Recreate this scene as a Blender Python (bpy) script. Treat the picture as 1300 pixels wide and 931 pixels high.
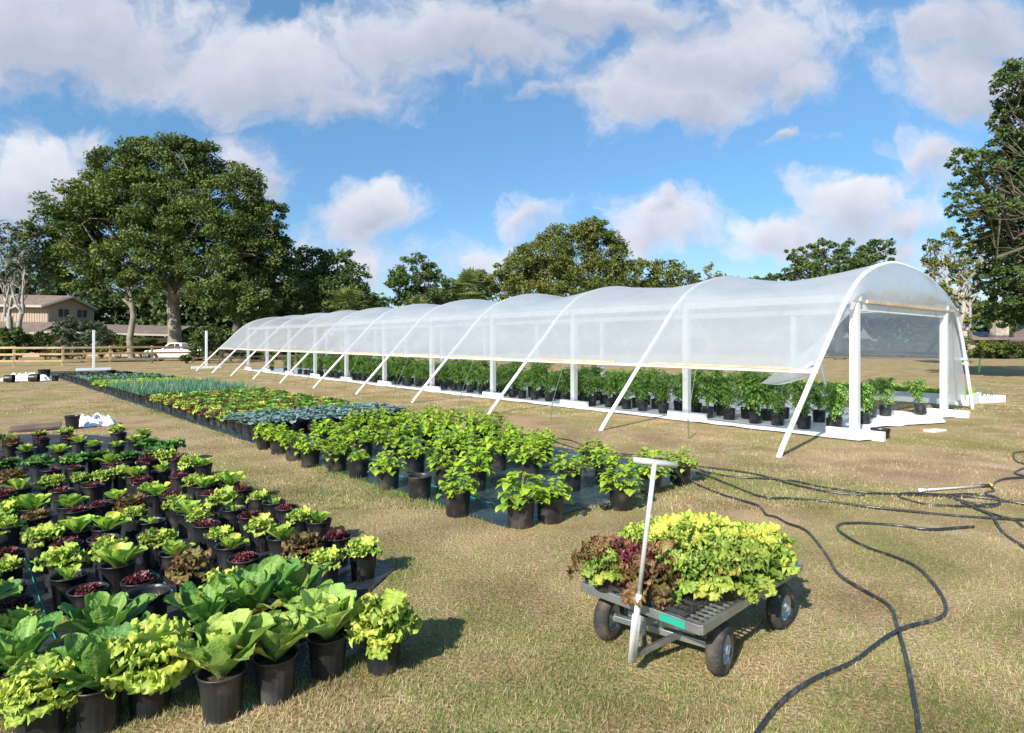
import bpy, bmesh, math, random
import numpy as np
from mathutils import Vector, Matrix
random.seed(7); NP = np.random.default_rng(11)
R = math.radians; PI = math.pi
for o in list(bpy.data.objects): bpy.data.objects.remove(o)
scn = bpy.context.scene; COL = scn.collection
# ------------------------------------------------------------------ camera
F, CX, HY, CH = 779.0, 650.0, 434.0, 1.78        # focal px, centre px, horizon px, eye height
cd = bpy.data.cameras.new('camera'); cam = bpy.data.objects.new('camera', cd); COL.objects.link(cam)
cam.location = (0, 0, CH); cam.rotation_euler = (R(90), 0, 0)
cd.sensor_width = 36; cd.lens = F/1300*36; cd.shift_y = -(465.5-HY)/1300; cd.clip_end = 3000; cd.clip_start = .05
scn.camera = cam
# ------------------------------------------------------------------ light
SD = Vector((.777, 1.3, -1.0)).normalized()      # the way sunlight travels
sl = bpy.data.lights.new('sun', 'SUN'); sl.energy = 4.6; sl.angle = R(.5); sl.color = (1, .93, .82)
so = bpy.data.objects.new('sun', sl); COL.objects.link(so); so.rotation_euler = SD.to_track_quat('-Z', 'Y').to_euler()
so.location = (-20, -30, 30)
scn.view_settings.view_transform = 'Standard'; scn.view_settings.look = 'None'
scn.view_settings.exposure = 0.8; scn.view_settings.gamma = 1
cy = scn.cycles; cy.max_bounces = 5; cy.diffuse_bounces = 2; cy.glossy_bounces = 2; cy.transmission_bounces = 3; cy.transparent_max_bounces = 8
w = bpy.data.worlds.new('World'); scn.world = w; w.use_nodes = True; w.cycles.sampling_method = 'MANUAL'; w.cycles.sample_map_resolution = 256
def build_world():
    nt = w.node_tree; nt.nodes.clear(); N = nt.nodes.new; L = nt.links.new
    out = N('ShaderNodeOutputWorld'); bg = N('ShaderNodeBackground'); bg.inputs[1].default_value = .10
    sky = N('ShaderNodeTexSky'); sky.sky_type = 'NISHITA'; sky.sun_disc = False
    sky.sun_elevation = R(33.4); sky.sun_rotation = math.atan2(-.513, -.858); sky.air_density = 1.0; sky.dust_density = .5; sky.ozone_density = 2.2
    tc = N('ShaderNodeTexCoord'); sp = N('ShaderNodeSeparateXYZ'); L(tc.outputs['Generated'], sp.inputs[0])
    def M(op, a, b=None, c=None):
        n = N('ShaderNodeMath'); n.operation = op
        for i, v in enumerate((a, b, c)):
            if v is None: continue
            if isinstance(v, (int, float)): n.inputs[i].default_value = v
            else: L(v, n.inputs[i])
        return n.outputs[0]
    y = M('MAXIMUM', sp.outputs[1], .06); u = M('DIVIDE', sp.outputs[0], y); v = M('DIVIDE', sp.outputs[2], y)
    cb = N('ShaderNodeCombineXYZ'); L(u, cb.inputs[0]); L(v, cb.inputs[1])
    # domain warp
    wn = N('ShaderNodeTexNoise'); wn.inputs['Scale'].default_value = 5.0; wn.inputs['Detail'].default_value = 8; wn.inputs['Roughness'].default_value = .58; L(cb.outputs[0], wn.inputs['Vector'])
    ws = N('ShaderNodeVectorMath'); ws.operation = 'SUBTRACT'; L(wn.outputs['Color'], ws.inputs[0]); ws.inputs[1].default_value = (.5, .5, .5)
    wm = N('ShaderNodeVectorMath'); wm.operation = 'MULTIPLY'; L(ws.outputs[0], wm.inputs[0]); wm.inputs[1].default_value = (.26, .17, 0)
    wa = N('ShaderNodeVectorMath'); wa.operation = 'ADD'; L(cb.outputs[0], wa.inputs[0]); L(wm.outputs[0], wa.inputs[1])
    E = [(60,40,330,95,1),(330,85,230,85,1),(420,120,110,45,.8),(560,50,230,75,1),(760,10,260,40,.9),(930,60,180,70,1),(850,115,170,60,1),(1010,100,60,50,.8),
         (1220,40,120,70,.9),(1230,110,130,75,.9),(1190,200,80,50,.55),(40,225,135,75,1),(110,180,60,30,.7),(325,235,60,55,.8),(475,272,85,42,1),(465,335,60,35,.75),
         (600,330,110,34,.55),(675,278,70,38,.6),(845,285,85,55,.85),(830,262,30,30,.8),(985,300,100,40,1),(1080,268,110,52,.9),(1150,290,90,40,.8),(1012,178,34,12,.6),(1140,325,80,34,.6),(690,110,70,20,.45),(380,325,60,60,.45)]
    acc = None; acc2 = None
    for (cx, cy, rx, ry, wt) in E:
        s = N('ShaderNodeVectorMath'); s.operation = 'SUBTRACT'; L(wa.outputs[0], s.inputs[0]); s.inputs[1].default_value = ((cx-CX)/F, (HY-cy)/F, 0)
        m = N('ShaderNodeVectorMath'); m.operation = 'MULTIPLY'; L(s.outputs[0], m.inputs[0]); m.inputs[1].default_value = (F/rx, F/ry, 0)
        l = N('ShaderNodeVectorMath'); l.operation = 'LENGTH'; L(m.outputs[0], l.inputs[0])
        t = M('MULTIPLY', M('SUBTRACT', 1.0, l.outputs['Value']), wt)
        acc = t if acc is None else M('MAXIMUM', acc, t)
        s2 = N('ShaderNodeVectorMath'); s2.operation = 'SUBTRACT'; L(wa.outputs[0], s2.inputs[0]); s2.inputs[1].default_value = ((cx+.12*rx-CX)/F, (HY-cy-.42*ry)/F, 0)
        m2 = N('ShaderNodeVectorMath'); m2.operation = 'MULTIPLY'; L(s2.outputs[0], m2.inputs[0]); m2.inputs[1].default_value = (F/rx, F/ry, 0)
        l2 = N('ShaderNodeVectorMath'); l2.operation = 'LENGTH'; L(m2.outputs[0], l2.inputs[0])
        t2 = M('SUBTRACT', 1.0, l2.outputs['Value']); acc2 = t2 if acc2 is None else M('MAXIMUM', acc2, t2)
    fn = N('ShaderNodeTexNoise'); fn.inputs['Scale'].default_value = 10; fn.inputs['Detail'].default_value = 9; fn.inputs['Roughness'].default_value = .6; L(wa.outputs[0], fn.inputs['Vector'])
    d = M('ADD', M('MAXIMUM', acc, -.6), M('MULTIPLY', M('SUBTRACT', fn.outputs['Fac'], .52), 1.7))
    mr = N('ShaderNodeMapRange'); mr.interpolation_type = 'SMOOTHSTEP'; L(d, mr.inputs[0]); mr.inputs[1].default_value = -.08; mr.inputs[2].default_value = .56
    mask = M('MULTIPLY', mr.outputs[0], .93)
    # cloud tone: sunlit edges, grey thick parts
    gn = N('ShaderNodeTexNoise'); gn.inputs['Scale'].default_value = 2.6; gn.inputs['Detail'].default_value = 9; gn.inputs['Roughness'].default_value = .6; L(cb.outputs[0], gn.inputs['Vector'])
    th = M('ADD', M('MULTIPLY', M('MAXIMUM', acc2, -.3), .75), M('MULTIPLY', M('SUBTRACT', gn.outputs['Fac'], .42), 1.9))
    hi = M('MULTIPLY', M('SUBTRACT', v, .27), 1.0)      # the high deck is seen from below: greyer
    th = M('ADD', th, hi)
    cr = N('ShaderNodeValToRGB'); L(th, cr.inputs[0]); e = cr.color_ramp.elements
    e[0].position = .0; e[0].color = (5.5, 5.5, 5.8, 1); e[1].position = .95; e[1].color = (3.0, 3.2, 3.9, 1)
    mx = N('ShaderNodeMix'); mx.data_type = 'RGBA'; L(mask, mx.inputs[0]); L(cr.outputs[0], mx.inputs[7])
    tint = N('ShaderNodeMix'); tint.data_type = 'RGBA'; tint.blend_type = 'MULTIPLY'; tint.inputs[0].default_value = 1
    L(sky.outputs[0], tint.inputs[6])
    tr_ = N('ShaderNodeValToRGB'); L(v, tr_.inputs[0]); e = tr_.color_ramp.elements; e[0].position = 0; e[0].color = (.62, .64, .76, 1); e[1].position = .55; e[1].color = (.74, 1.0, 1.06, 1); x = e.new(.22); x.color = (.54, .75, .88, 1)
    L(tr_.outputs[0], tint.inputs[7])
    L(tint.outputs[2], mx.inputs[6]); L(mx.outputs[2], bg.inputs[0]); L(bg.outputs[0], out.inputs[0])
build_world()

# ------------------------------------------------------------------ helpers
def G(px, py, z=0.0):
    Y = (CH-z)*F/(py-HY); return Vector(((px-CX)/F*Y, Y, z))
def AT(px, py, Y): return Vector(((px-CX)/F*Y, Y, CH+(HY-py)*Y/F))
def ordn(n):
    return '%d%s' % (n, 'th' if 10 <= n % 100 <= 20 else {1:'st',2:'nd',3:'rd'}.get(n % 10, 'th'))
def tag(o, label=None, cat=None, group=None, kind=None):
    if label: o['label'] = label
    if cat: o['category'] = cat
    if group: o['group'] = group
    if kind: o['kind'] = kind
    return o
def empty(name, loc=(0,0,0), rz=0, label=None, cat=None, group=None):
    o = bpy.data.objects.new(name, None); COL.objects.link(o); o.location = loc; o.rotation_euler = (0,0,rz); o.empty_display_size = .1
    return tag(o, label, cat, group)
def rot2(a): return Matrix.Rotation(a, 3, 'Z')
class MB:
    """collects shapes for ONE mesh object"""
    def __init__(s): s.v = []; s.f = []; s.uv = []; s.mi = []; s.m = 0
    def add(s, vs, fs, uvs=None):
        b = len(s.v); s.v += [tuple(p) for p in vs]
        for i, f in enumerate(fs):
            s.f.append(tuple(b+k for k in f)); s.mi.append(s.m)
            s.uv.append([uvs[k] for k in f] if uvs else [(0,0)]*len(f))
    def box(s, c, d, rz=0, rot=None):
        c = Vector(c); m = rot if rot else rot2(rz); x, y, z = d[0]/2, d[1]/2, d[2]/2
        vs = [c+m@Vector((i*x, j*y, k*z)) for i in (-1,1) for j in (-1,1) for k in (-1,1)]
        s.add(vs, [(0,1,3,2),(4,6,7,5),(0,4,5,1),(2,3,7,6),(0,2,6,4),(1,5,7,3)])
    def bar(s, a, b, w_, h, up=(0,0,1)):
        a = Vector(a); b = Vector(b); t = (b-a); L = t.length; t.normalize(); up = Vector(up)
        sd = t.cross(up)
        if sd.length < 1e-4: sd = t.cross(Vector((0,1,0)))
        sd.normalize(); n = sd.cross(t); m = Matrix((t, sd, n)).transposed()
        s.box((a+b)/2, (L, w_, h), rot=m)
    def tube(s, pts, rs, seg=8, cap=True):
        pts = [Vector(p) for p in pts]; n = len(pts)
        if not hasattr(rs, '__len__'): rs = [rs]*n
        vs = []; ref = None
        for i, p in enumerate(pts):
            t = (pts[min(i+1,n-1)]-pts[max(i-1,0)])
            if t.length < 1e-7: t = Vector((0,0,1))
            t.normalize()
            if ref is None: ref = t.cross(Vector((0,0,1)) if abs(t.z) < .9 else Vector((1,0,0)))
            ref = (ref - t*ref.dot(t))
            if ref.length < 1e-5: ref = t.cross(Vector((1,.3,.2)))
            ref.normalize(); q = t.cross(ref)
            for k in range(seg):
                a = 2*PI*k/seg; vs.append(p+(ref*math.cos(a)+q*math.sin(a))*rs[i])
        fs = [(i*seg+k, i*seg+(k+1)%seg, (i+1)*seg+(k+1)%seg, (i+1)*seg+k) for i in range(n-1) for k in range(seg)]
        if cap: fs += [tuple(range(seg-1,-1,-1)), tuple((n-1)*seg+k for k in range(seg))]
        s.add(vs, fs)
    def lathe(s, prof, seg=32, c=(0,0,0), rfn=None, M=None):
        vs = []; c = Vector(c)
        for (r, z) in prof:
            for k in range(seg):
                a = 2*PI*k/seg; rr = r*(rfn(a, z) if rfn else 1); p = Vector((rr*math.cos(a), rr*math.sin(a), z))
                if M: p = M@p
                vs.append(c+p)
        fs = [(i*seg+k, i*seg+(k+1)%seg, (i+1)*seg+(k+1)%seg, (i+1)*seg+k) for i in range(len(prof)-1) for k in range(seg)]
        s.add(vs, fs)
    def disc(s, c, r, seg=24, z=0):
        s.add([(c[0]+r*math.cos(2*PI*k/seg), c[1]+r*math.sin(2*PI*k/seg), c[2]+z) for k in range(seg)], [tuple(range(seg))])
    def sheet(s, fn, nu, nv):
        vs = [fn(i/nu, j/nv) for j in range(nv+1) for i in range(nu+1)]
        uv = [(i/nu, j/nv) for j in range(nv+1) for i in range(nu+1)]
        fs = [(j*(nu+1)+i, j*(nu+1)+i+1, (j+1)*(nu+1)+i+1, (j+1)*(nu+1)+i) for j in range(nv) for i in range(nu)]
        s.add(vs, fs, uv)
    def mesh(s, name, mats, smooth=False):
        me = bpy.data.meshes.new(name); me.from_pydata(s.v, [], s.f)
        u = me.uv_layers.new(name='UVMap'); flat = [c for f in s.uv for p in f for c in p]; u.data.foreach_set('uv', flat)
        for m in (mats if isinstance(mats, (list, tuple)) else [mats]): me.materials.append(m)
        if isinstance(mats, (list, tuple)) and len(mats) > 1: me.polygons.foreach_set('material_index', s.mi)
        if smooth: me.polygons.foreach_set('use_smooth', [True]*len(me.polygons))
        me.update(); return me
    def build(s, name, mats, parent=None, smooth=False, loc=None):
        return put(s.mesh(name, mats, smooth), name, parent, loc)
def put(me, name, parent=None, loc=None, rz=0, sc=None):
    o = bpy.data.objects.new(name, me); COL.objects.link(o)
    if parent: o.parent = parent
    if loc is not None: o.location = loc
    o.rotation_euler = (0,0,rz)
    if sc: o.scale = (sc,)*3 if isinstance(sc, (int,float)) else sc
    return o
def bevel(o, wd, seg=2):
    m = o.modifiers.new('bevel', 'BEVEL'); m.width = wd; m.segments = seg; m.limit_method = 'ANGLE'; return o
def quads_mesh(name, V, nper, mat, smooth=False):
    """V: (n, nper, 3) array, one face per row"""
    n = V.shape[0]; me = bpy.data.meshes.new(name)
    me.vertices.add(n*nper); me.vertices.foreach_set('co', V.reshape(-1).astype(np.float32))
    me.loops.add(n*nper); me.loops.foreach_set('vertex_index', np.arange(n*nper, dtype=np.int32))
    me.polygons.add(n); me.polygons.foreach_set('loop_start', np.arange(0, n*nper, nper, dtype=np.int32))
    try: me.polygons.foreach_set('loop_total', np.full(n, nper, dtype=np.int32))
    except Exception: pass
    for m in (mat if isinstance(mat, (list,tuple)) else [mat]): me.materials.append(m)
    me.update(calc_edges=True); me.validate(); return me

# ------------------------------------------------------------------ materials
def newmat(name):
    m = bpy.data.materials.new(name); m.use_nodes = True; nt = m.node_tree; nt.nodes.clear()
    return m, nt, nt.nodes.new, nt.links.new
def plain(name, col, rough=.6, var=.12, nscale=8, bump=.0, bscale=40, metal=0, spec=.5, dirt=None, dscale=3, dlo=.55, dhi=.75, coords='Object', objrand=0):
    m, nt, N, L = newmat(name)
    out = N('ShaderNodeOutputMaterial'); b = N('ShaderNodeBsdfPrincipled'); L(b.outputs[0], out.inputs[0])
    b.inputs['Roughness'].default_value = rough; b.inputs['Metallic'].default_value = metal; b.inputs['Specular IOR Level'].default_value = spec
    tc = N('ShaderNodeTexCoord'); n = N('ShaderNodeTexNoise'); n.inputs['Scale'].default_value = nscale; n.inputs['Detail'].default_value = 6; L(tc.outputs[coords], n.inputs['Vector'])
    r = N('ShaderNodeValToRGB'); L(n.outputs['Fac'], r.inputs[0]); r.color_ramp.elements[0].position = .3; r.color_ramp.elements[1].position = .7
    r.color_ramp.elements[0].color = tuple(c*(1-var) for c in col)+(1,); r.color_ramp.elements[1].color = tuple(min(1, c*(1+var)) for c in col)+(1,)
    c = r.outputs[0]
    if dirt:
        n2 = N('ShaderNodeTexNoise'); n2.inputs['Scale'].default_value = dscale; n2.inputs['Detail'].default_value = 8; L(tc.outputs[coords], n2.inputs['Vector'])
        mr = N('ShaderNodeMapRange'); L(n2.outputs['Fac'], mr.inputs[0]); mr.inputs[1].default_value = dlo; mr.inputs[2].default_value = dhi
        mx = N('ShaderNodeMix'); mx.data_type = 'RGBA'; L(mr.outputs[0], mx.inputs[0]); L(c, mx.inputs[6]); mx.inputs[7].default_value = tuple(dirt)+(1,); c = mx.outputs[2]
    if objrand:
        oi = N('ShaderNodeObjectInfo'); mr = N('ShaderNodeMapRange'); L(oi.outputs['Random'], mr.inputs[0]); mr.inputs[3].default_value = 1-objrand; mr.inputs[4].default_value = 1+objrand
        hs = N('ShaderNodeHueSaturation'); L(mr.outputs[0], hs.inputs['Value']); L(c, hs.inputs['Color']); c = hs.outputs[0]
    L(c, b.inputs['Base Color'])
    if bump:
        n3 = N('ShaderNodeTexNoise'); n3.inputs['Scale'].default_value = bscale; n3.inputs['Detail'].default_value = 5; L(tc.outputs[coords], n3.inputs['Vector'])
        bp = N('ShaderNodeBump'); bp.inputs['Strength'].default_value = bump; bp.inputs['Distance'].default_value = .02; L(n3.outputs['Fac'], bp.inputs['Height']); L(bp.outputs[0], b.inputs['Normal'])
    return m
def leafmat(name, body, edge, rib, transl=.35, rough=.45, island=.25, objr=.18, edge_at=.55, vein=0.35, blot=None):
    """leaf: uv.x across (0..1), uv.y along; body colour, margin colour, midrib colour"""
    m, nt, N, L = newmat(name); out = N('ShaderNodeOutputMaterial')
    def MM(op, a, b=None):
        n = N('ShaderNodeMath'); n.operation = op
        for i, v in enumerate((a, b)):
            if v is None: continue
            if isinstance(v, (int, float)): n.inputs[i].default_value = v
            else: L(v, n.inputs[i])
        return n.outputs[0]
    uv = N('ShaderNodeUVMap'); sp = N('ShaderNodeSeparateXYZ'); L(uv.outputs[0], sp.inputs[0])
    dist = MM('ABSOLUTE', MM('SUBTRACT', MM('MULTIPLY', sp.outputs[0], 2), 1.0))
    ed = MM('MAXIMUM', dist, MM('MULTIPLY', sp.outputs[1], .95))
    tc = N('ShaderNodeTexCoord'); n = N('ShaderNodeTexNoise'); n.inputs['Scale'].default_value = 22; n.inputs['Detail'].default_value = 4; L(tc.outputs['Object'], n.inputs['Vector'])
    ed = MM('ADD', ed, MM('MULTIPLY', MM('SUBTRACT', n.outputs['Fac'], .5), .9))
    mr = N('ShaderNodeMapRange'); L(ed, mr.inputs[0]); mr.inputs[1].default_value = edge_at; mr.inputs[2].default_value = 1.0
    mx = N('ShaderNodeMix'); mx.data_type = 'RGBA'; L(mr.outputs[0], mx.inputs[0]); mx.inputs[6].default_value = tuple(body)+(1,); mx.inputs[7].default_value = tuple(edge)+(1,)
    mr2 = N('ShaderNodeMapRange'); L(dist, mr2.inputs[0]); mr2.inputs[1].default_value = .05; mr2.inputs[2].default_value = .2; mr2.inputs[3].default_value = 1; mr2.inputs[4].default_value = 0
    fade = MM('MULTIPLY', mr2.outputs[0], MM('SUBTRACT', 1.0, MM('MULTIPLY', sp.outputs[1], .8)))
    mx2 = N('ShaderNodeMix'); mx2.data_type = 'RGBA'; L(fade, mx2.inputs[0]); L(mx.outputs[2], mx2.inputs[6]); mx2.inputs[7].default_value = tuple(rib)+(1,)
    geo = N('ShaderNodeNewGeometry'); oi = N('ShaderNodeObjectInfo')
    old = N('ShaderNodeMapRange'); L(geo.outputs['Random Per Island'], old.inputs[0]); old.inputs[1].default_value = .93; old.inputs[2].default_value = 1.0; old.inputs[4].default_value = .65
    mxo = N('ShaderNodeMix'); mxo.data_type = 'RGBA'; L(old.outputs[0], mxo.inputs[0]); L(mx2.outputs[2], mxo.inputs[6]); mxo.inputs[7].default_value = (min(.5, edge[0]*.6+.22), min(.42, edge[1]*.5+.16), .07, 1); mx2 = mxo
    v1 = MM('ADD', MM('MULTIPLY', MM('SUBTRACT', geo.outputs['Random Per Island'], .5), 2*island), MM('MULTIPLY', MM('SUBTRACT', oi.outputs['Random'], .5), 2*objr))
    v1 = MM('ADD', v1, MM('MULTIPLY', MM('SUBTRACT', n.outputs['Fac'], .5), .5))
    hs = N('ShaderNodeHueSaturation'); L(MM('ADD', v1, 1.0), hs.inputs['Value']); L(mx2.outputs[2], hs.inputs['Color'])
    h2 = MM('ADD', .5, MM('MULTIPLY', MM('SUBTRACT', geo.outputs['Random Per Island'], .5), -.05)); L(h2, hs.inputs['Hue'])
    b = N('ShaderNodeBsdfPrincipled'); L(hs.outputs[0], b.inputs['Base Color']); b.inputs['Roughness'].default_value = rough; b.inputs['Specular IOR Level'].default_value = .4
    if vein:
        vn = N('ShaderNodeTexNoise'); vn.inputs['Scale'].default_value = 70; vn.inputs['Detail'].default_value = 3; L(tc.outputs['Object'], vn.inputs['Vector'])
        bp = N('ShaderNodeBump'); bp.inputs['Strength'].default_value = vein; bp.inputs['Distance'].default_value = .01; L(vn.outputs['Fac'], bp.inputs['Height']); L(bp.outputs[0], b.inputs['Normal'])
    t = N('ShaderNodeBsdfTranslucent'); L(hs.outputs[0], t.inputs[0]); ms = N('ShaderNodeMixShader'); ms.inputs[0].default_value = transl
    L(b.outputs[0], ms.inputs[1]); L(t.outputs[0], ms.inputs[2]); L(ms.outputs[0], out.inputs[0])
    return m
def folmat(name, c1, c2, c3=None, transl=.25, pscale=.25, rough=.6, coords='Object'):
    """tree foliage or grass: colour per leaf and per clump"""
    m, nt, N, L = newmat(name); out = N('ShaderNodeOutputMaterial')
    geo = N('ShaderNodeNewGeometry'); tc = N('ShaderNodeTexCoord')
    n = N('ShaderNodeTexNoise'); n.inputs['Scale'].default_value = pscale; n.inputs['Detail'].default_value = 3; L(tc.outputs[coords], n.inputs['Vector'])
    a = N('ShaderNodeMath'); a.operation = 'MULTIPLY_ADD'; L(geo.outputs['Random Per Island'], a.inputs[0]); a.inputs[1].default_value = .45
    b_ = N('ShaderNodeMath'); b_.operation = 'MULTIPLY_ADD'; L(n.outputs['Fac'], b_.inputs[0]); b_.inputs[1].default_value = 1.9; b_.inputs[2].default_value = -.68; L(b_.outputs[0], a.inputs[2])
    r = N('ShaderNodeValToRGB'); L(a.outputs[0], r.inputs[0]); e = r.color_ramp.elements
    e[0].position = .1; e[0].color = tuple(c1)+(1,); e[1].position = .8; e[1].color = tuple(c2)+(1,)
    if c3: x = e.new(1.0); x.color = tuple(c3)+(1,)
    b = N('ShaderNodeBsdfPrincipled'); L(r.outputs[0], b.inputs['Base Color']); b.inputs['Roughness'].default_value = rough; b.inputs['Specular IOR Level'].default_value = .3
    t = N('ShaderNodeBsdfTranslucent'); L(r.outputs[0], t.inputs[0]); ms = N('ShaderNodeMixShader'); ms.inputs[0].default_value = transl
    L(b.outputs[0], ms.inputs[1]); L(t.outputs[0], ms.inputs[2]); L(ms.outputs[0], out.inputs[0]); return m
MT = dict(
 black_pot=plain('black_pot', (.017,.018,.021), .38, .3, 6, .15, 60, spec=.45, dirt=(.10,.088,.07), dscale=8, dlo=.5, dhi=.85, objrand=.35),
 soil=plain('soil', (.045,.03,.018), .95, .5, 40, .8, 60),
 white=plain('white_paint', (.74,.75,.76), .5, .05, 4, .15, 20, dirt=(.42,.38,.31), dscale=3.5, dlo=.55, dhi=.85),
 pipe=plain('white_pipe', (.8,.8,.8), .35, .03, 4),
 batten=plain('raw_wood', (.55,.41,.27), .7, .2, 5, .1, 30),
 fence=plain('fence_wood', (.50,.35,.19), .8, .22, 2.5, .3, 25),
 barkl=plain('pale_bark', (.22,.19,.155), .9, .45, 2.0, .8, 6),
 barkd=plain('dark_bark', (.11,.09,.07), .9, .45, 2.0, .8, 6),
 barkp=plain('bleached_bark', (.34,.31,.28), .9, .25, 2.0, .5, 6),
 steel=plain('grey_steel', (.42,.43,.44), .42, .12, 12, .1, 60, metal=.85, dirt=(.2,.16,.12), dscale=9, dlo=.55, dhi=.8),
 galv=plain('brushed_tube', (.74,.74,.75), .38, .08, 20, .05, 50, metal=.45, dirt=(.3,.27,.22), dscale=14, dlo=.6, dhi=.85),
 rim=plain('grey_rim', (.45,.46,.47), .4, .08, 12, metal=.5),
 rubber=plain('tyre_rubber', (.028,.027,.026), .75, .3, 20, .3, 80, dirt=(.16,.12,.08), dscale=8, dlo=.48, dhi=.8),
 tray=plain('tray_plastic', (.03,.032,.035), .5, .2, 10),
 teal=plain('teal_sticker', (.02,.30,.22), .4, .1, 10),
 hose=plain('hose_rubber', (.02,.022,.024), .3, .3, 30, .1, 60, spec=.7, dirt=(.15,.14,.12), dscale=12, dlo=.55, dhi=.8),
 brass=plain('yellow_fitting', (.6,.38,.03), .4, .1, 10),
 green_stake=plain('green_stake', (.03,.12,.06), .5, .2, 10),
 lime=plain('lime_paint', (.35,.75,.15), .5, .1, 10),
 rope=plain('green_rope', (.2,.3,.2), .6, .2, 30),
 thread=plain('teal_thread', (.02,.33,.30), .5, .1, 10),
 plank=plain('grey_plank', (.13,.095,.075), .85, .35, 3, .4, 20),
 siding=plain('house_siding', (.40,.30,.23), .8, .06, 2),
 shingle=plain('roof_shingle', (.17,.13,.105), .9, .25, 1.5, .4, 8),
 dark=plain('dark_opening', (.03,.03,.03), .3, .1, 2),
 trim=plain('pale_trim', (.40,.35,.30), .7, .05, 2),
 solar=plain('solar_glass', (.03,.05,.10), .15, .2, .6, spec=.8),
 stone=plain('chimney_stone', (.36,.30,.24), .9, .3, 3, .4, 6),
 tan=plain('tan_brick', (.40,.31,.24), .9, .15, 3, .2, 10),
 truck=plain('truck_paint', (.78,.78,.76), .3, .03, 2, spec=.6),
 tglass=plain('truck_glass', (.03,.035,.04), .08, .1, 1, spec=.8),
 chrome=plain('bumper_chrome', (.5,.5,.5), .25, .1, 5, metal=1),
 wrap=plain('white_plastic', (.78,.80,.82), .35, .05, 6, .2, 30),
)
def sheetmat(name, c, sheen, rough=.42, stripe=(.02,.25,.24), wrinkle=.5):
    m, nt, N, L = newmat(name); out = N('ShaderNodeOutputMaterial'); b = N('ShaderNodeBsdfPrincipled'); L(b.outputs[0], out.inputs[0])
    tc = N('ShaderNodeTexCoord'); n = N('ShaderNodeTexNoise'); n.inputs['Scale'].default_value = 2.4; n.inputs['Detail'].default_value = 8; n.inputs['Distortion'].default_value = 1.2; L(tc.outputs['Object'], n.inputs['Vector'])
    r = N('ShaderNodeValToRGB'); L(n.outputs['Fac'], r.inputs[0]); e = r.color_ramp.elements; e[0].position = .35; e[0].color = tuple(c)+(1,); e[1].position = .72; e[1].color = tuple(sheen)+(1,)
    L(r.outputs[0], b.inputs['Base Color']); b.inputs['Roughness'].default_value = rough
    n3 = N('ShaderNodeTexNoise'); n3.inputs['Scale'].default_value = 7; n3.inputs['Detail'].default_value = 6; n3.inputs['Distortion'].default_value = 2; L(tc.outputs['Object'], n3.inputs['Vector'])
    bp = N('ShaderNodeBump'); bp.inputs['Strength'].default_value = wrinkle; bp.inputs['Distance'].default_value = .05; L(n3.outputs['Fac'], bp.inputs['Height']); L(bp.outputs[0], b.inputs['Normal'])
    return m
MT['mat_black'] = sheetmat('weed_mat_black', (.014,.015,.019), (.045,.05,.06))
MT['mat_green'] = sheetmat('weed_mat_green', (.012,.024,.030), (.045,.085,.095), .36)
MT['sheet_white'] = sheetmat('ground_cloth_white', (.66,.68,.70), (.80,.81,.82), .6, wrinkle=.35)
def plasticmat():
    m, nt, N, L = newmat('greenhouse_film'); out = N('ShaderNodeOutputMaterial')
    tr = N('ShaderNodeBsdfTransparent'); tr.inputs[0].default_value = (.93,.95,.97,1)
    df = N('ShaderNodeBsdfDiffuse'); df.inputs[0].default_value = (.69,.72,.77,1)
    tl = N('ShaderNodeBsdfTranslucent'); tl.inputs[0].default_value = (.69,.72,.77,1)
    gl = N('ShaderNodeBsdfGlossy'); gl.inputs['Roughness'].default_value = .16; gl.inputs[0].default_value = (.9,.9,.9,1)
    tc = N('ShaderNodeTexCoord'); n = N('ShaderNodeTexNoise'); n.inputs['Scale'].default_value = 1.6; n.inputs['Detail'].default_value = 8; n.inputs['Distortion'].default_value = .6; L(tc.outputs['Object'], n.inputs['Vector'])
    bp = N('ShaderNodeBump'); bp.inputs['Strength'].default_value = .25; bp.inputs['Distance'].default_value = .12; L(n.outputs['Fac'], bp.inputs['Height'])
    for s in (df, tl, gl): L(bp.outputs[0], s.inputs['Normal'])
    a = N('ShaderNodeMixShader'); a.inputs[0].default_value = .55; L(df.outputs[0], a.inputs[1]); L(tl.outputs[0], a.inputs[2])
    fac = N('ShaderNodeMapRange'); L(n.outputs['Fac'], fac.inputs[0]); fac.inputs[1].default_value = .25; fac.inputs[2].default_value = .75; fac.inputs[3].default_value = .67; fac.inputs[4].default_value = .76
    b = N('ShaderNodeMixShader'); L(fac.outputs[0], b.inputs[0]); L(tr.outputs[0], b.inputs[1]); L(a.outputs[0], b.inputs[2])
    fr0 = N('ShaderNodeLayerWeight'); fr0.inputs[0].default_value = .25
    fr = N('ShaderNodeMapRange'); L(fr0.outputs['Facing'], fr.inputs[0]); fr.inputs[3].default_value = .05; fr.inputs[4].default_value = .42
    c = N('ShaderNodeMixShader'); L(fr.outputs[0], c.inputs[0]); L(b.outputs[0], c.inputs[1]); L(gl.outputs[0], c.inputs[2]); L(c.outputs[0], out.inputs[0])
    return m
MT['film'] = plasticmat()
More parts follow.
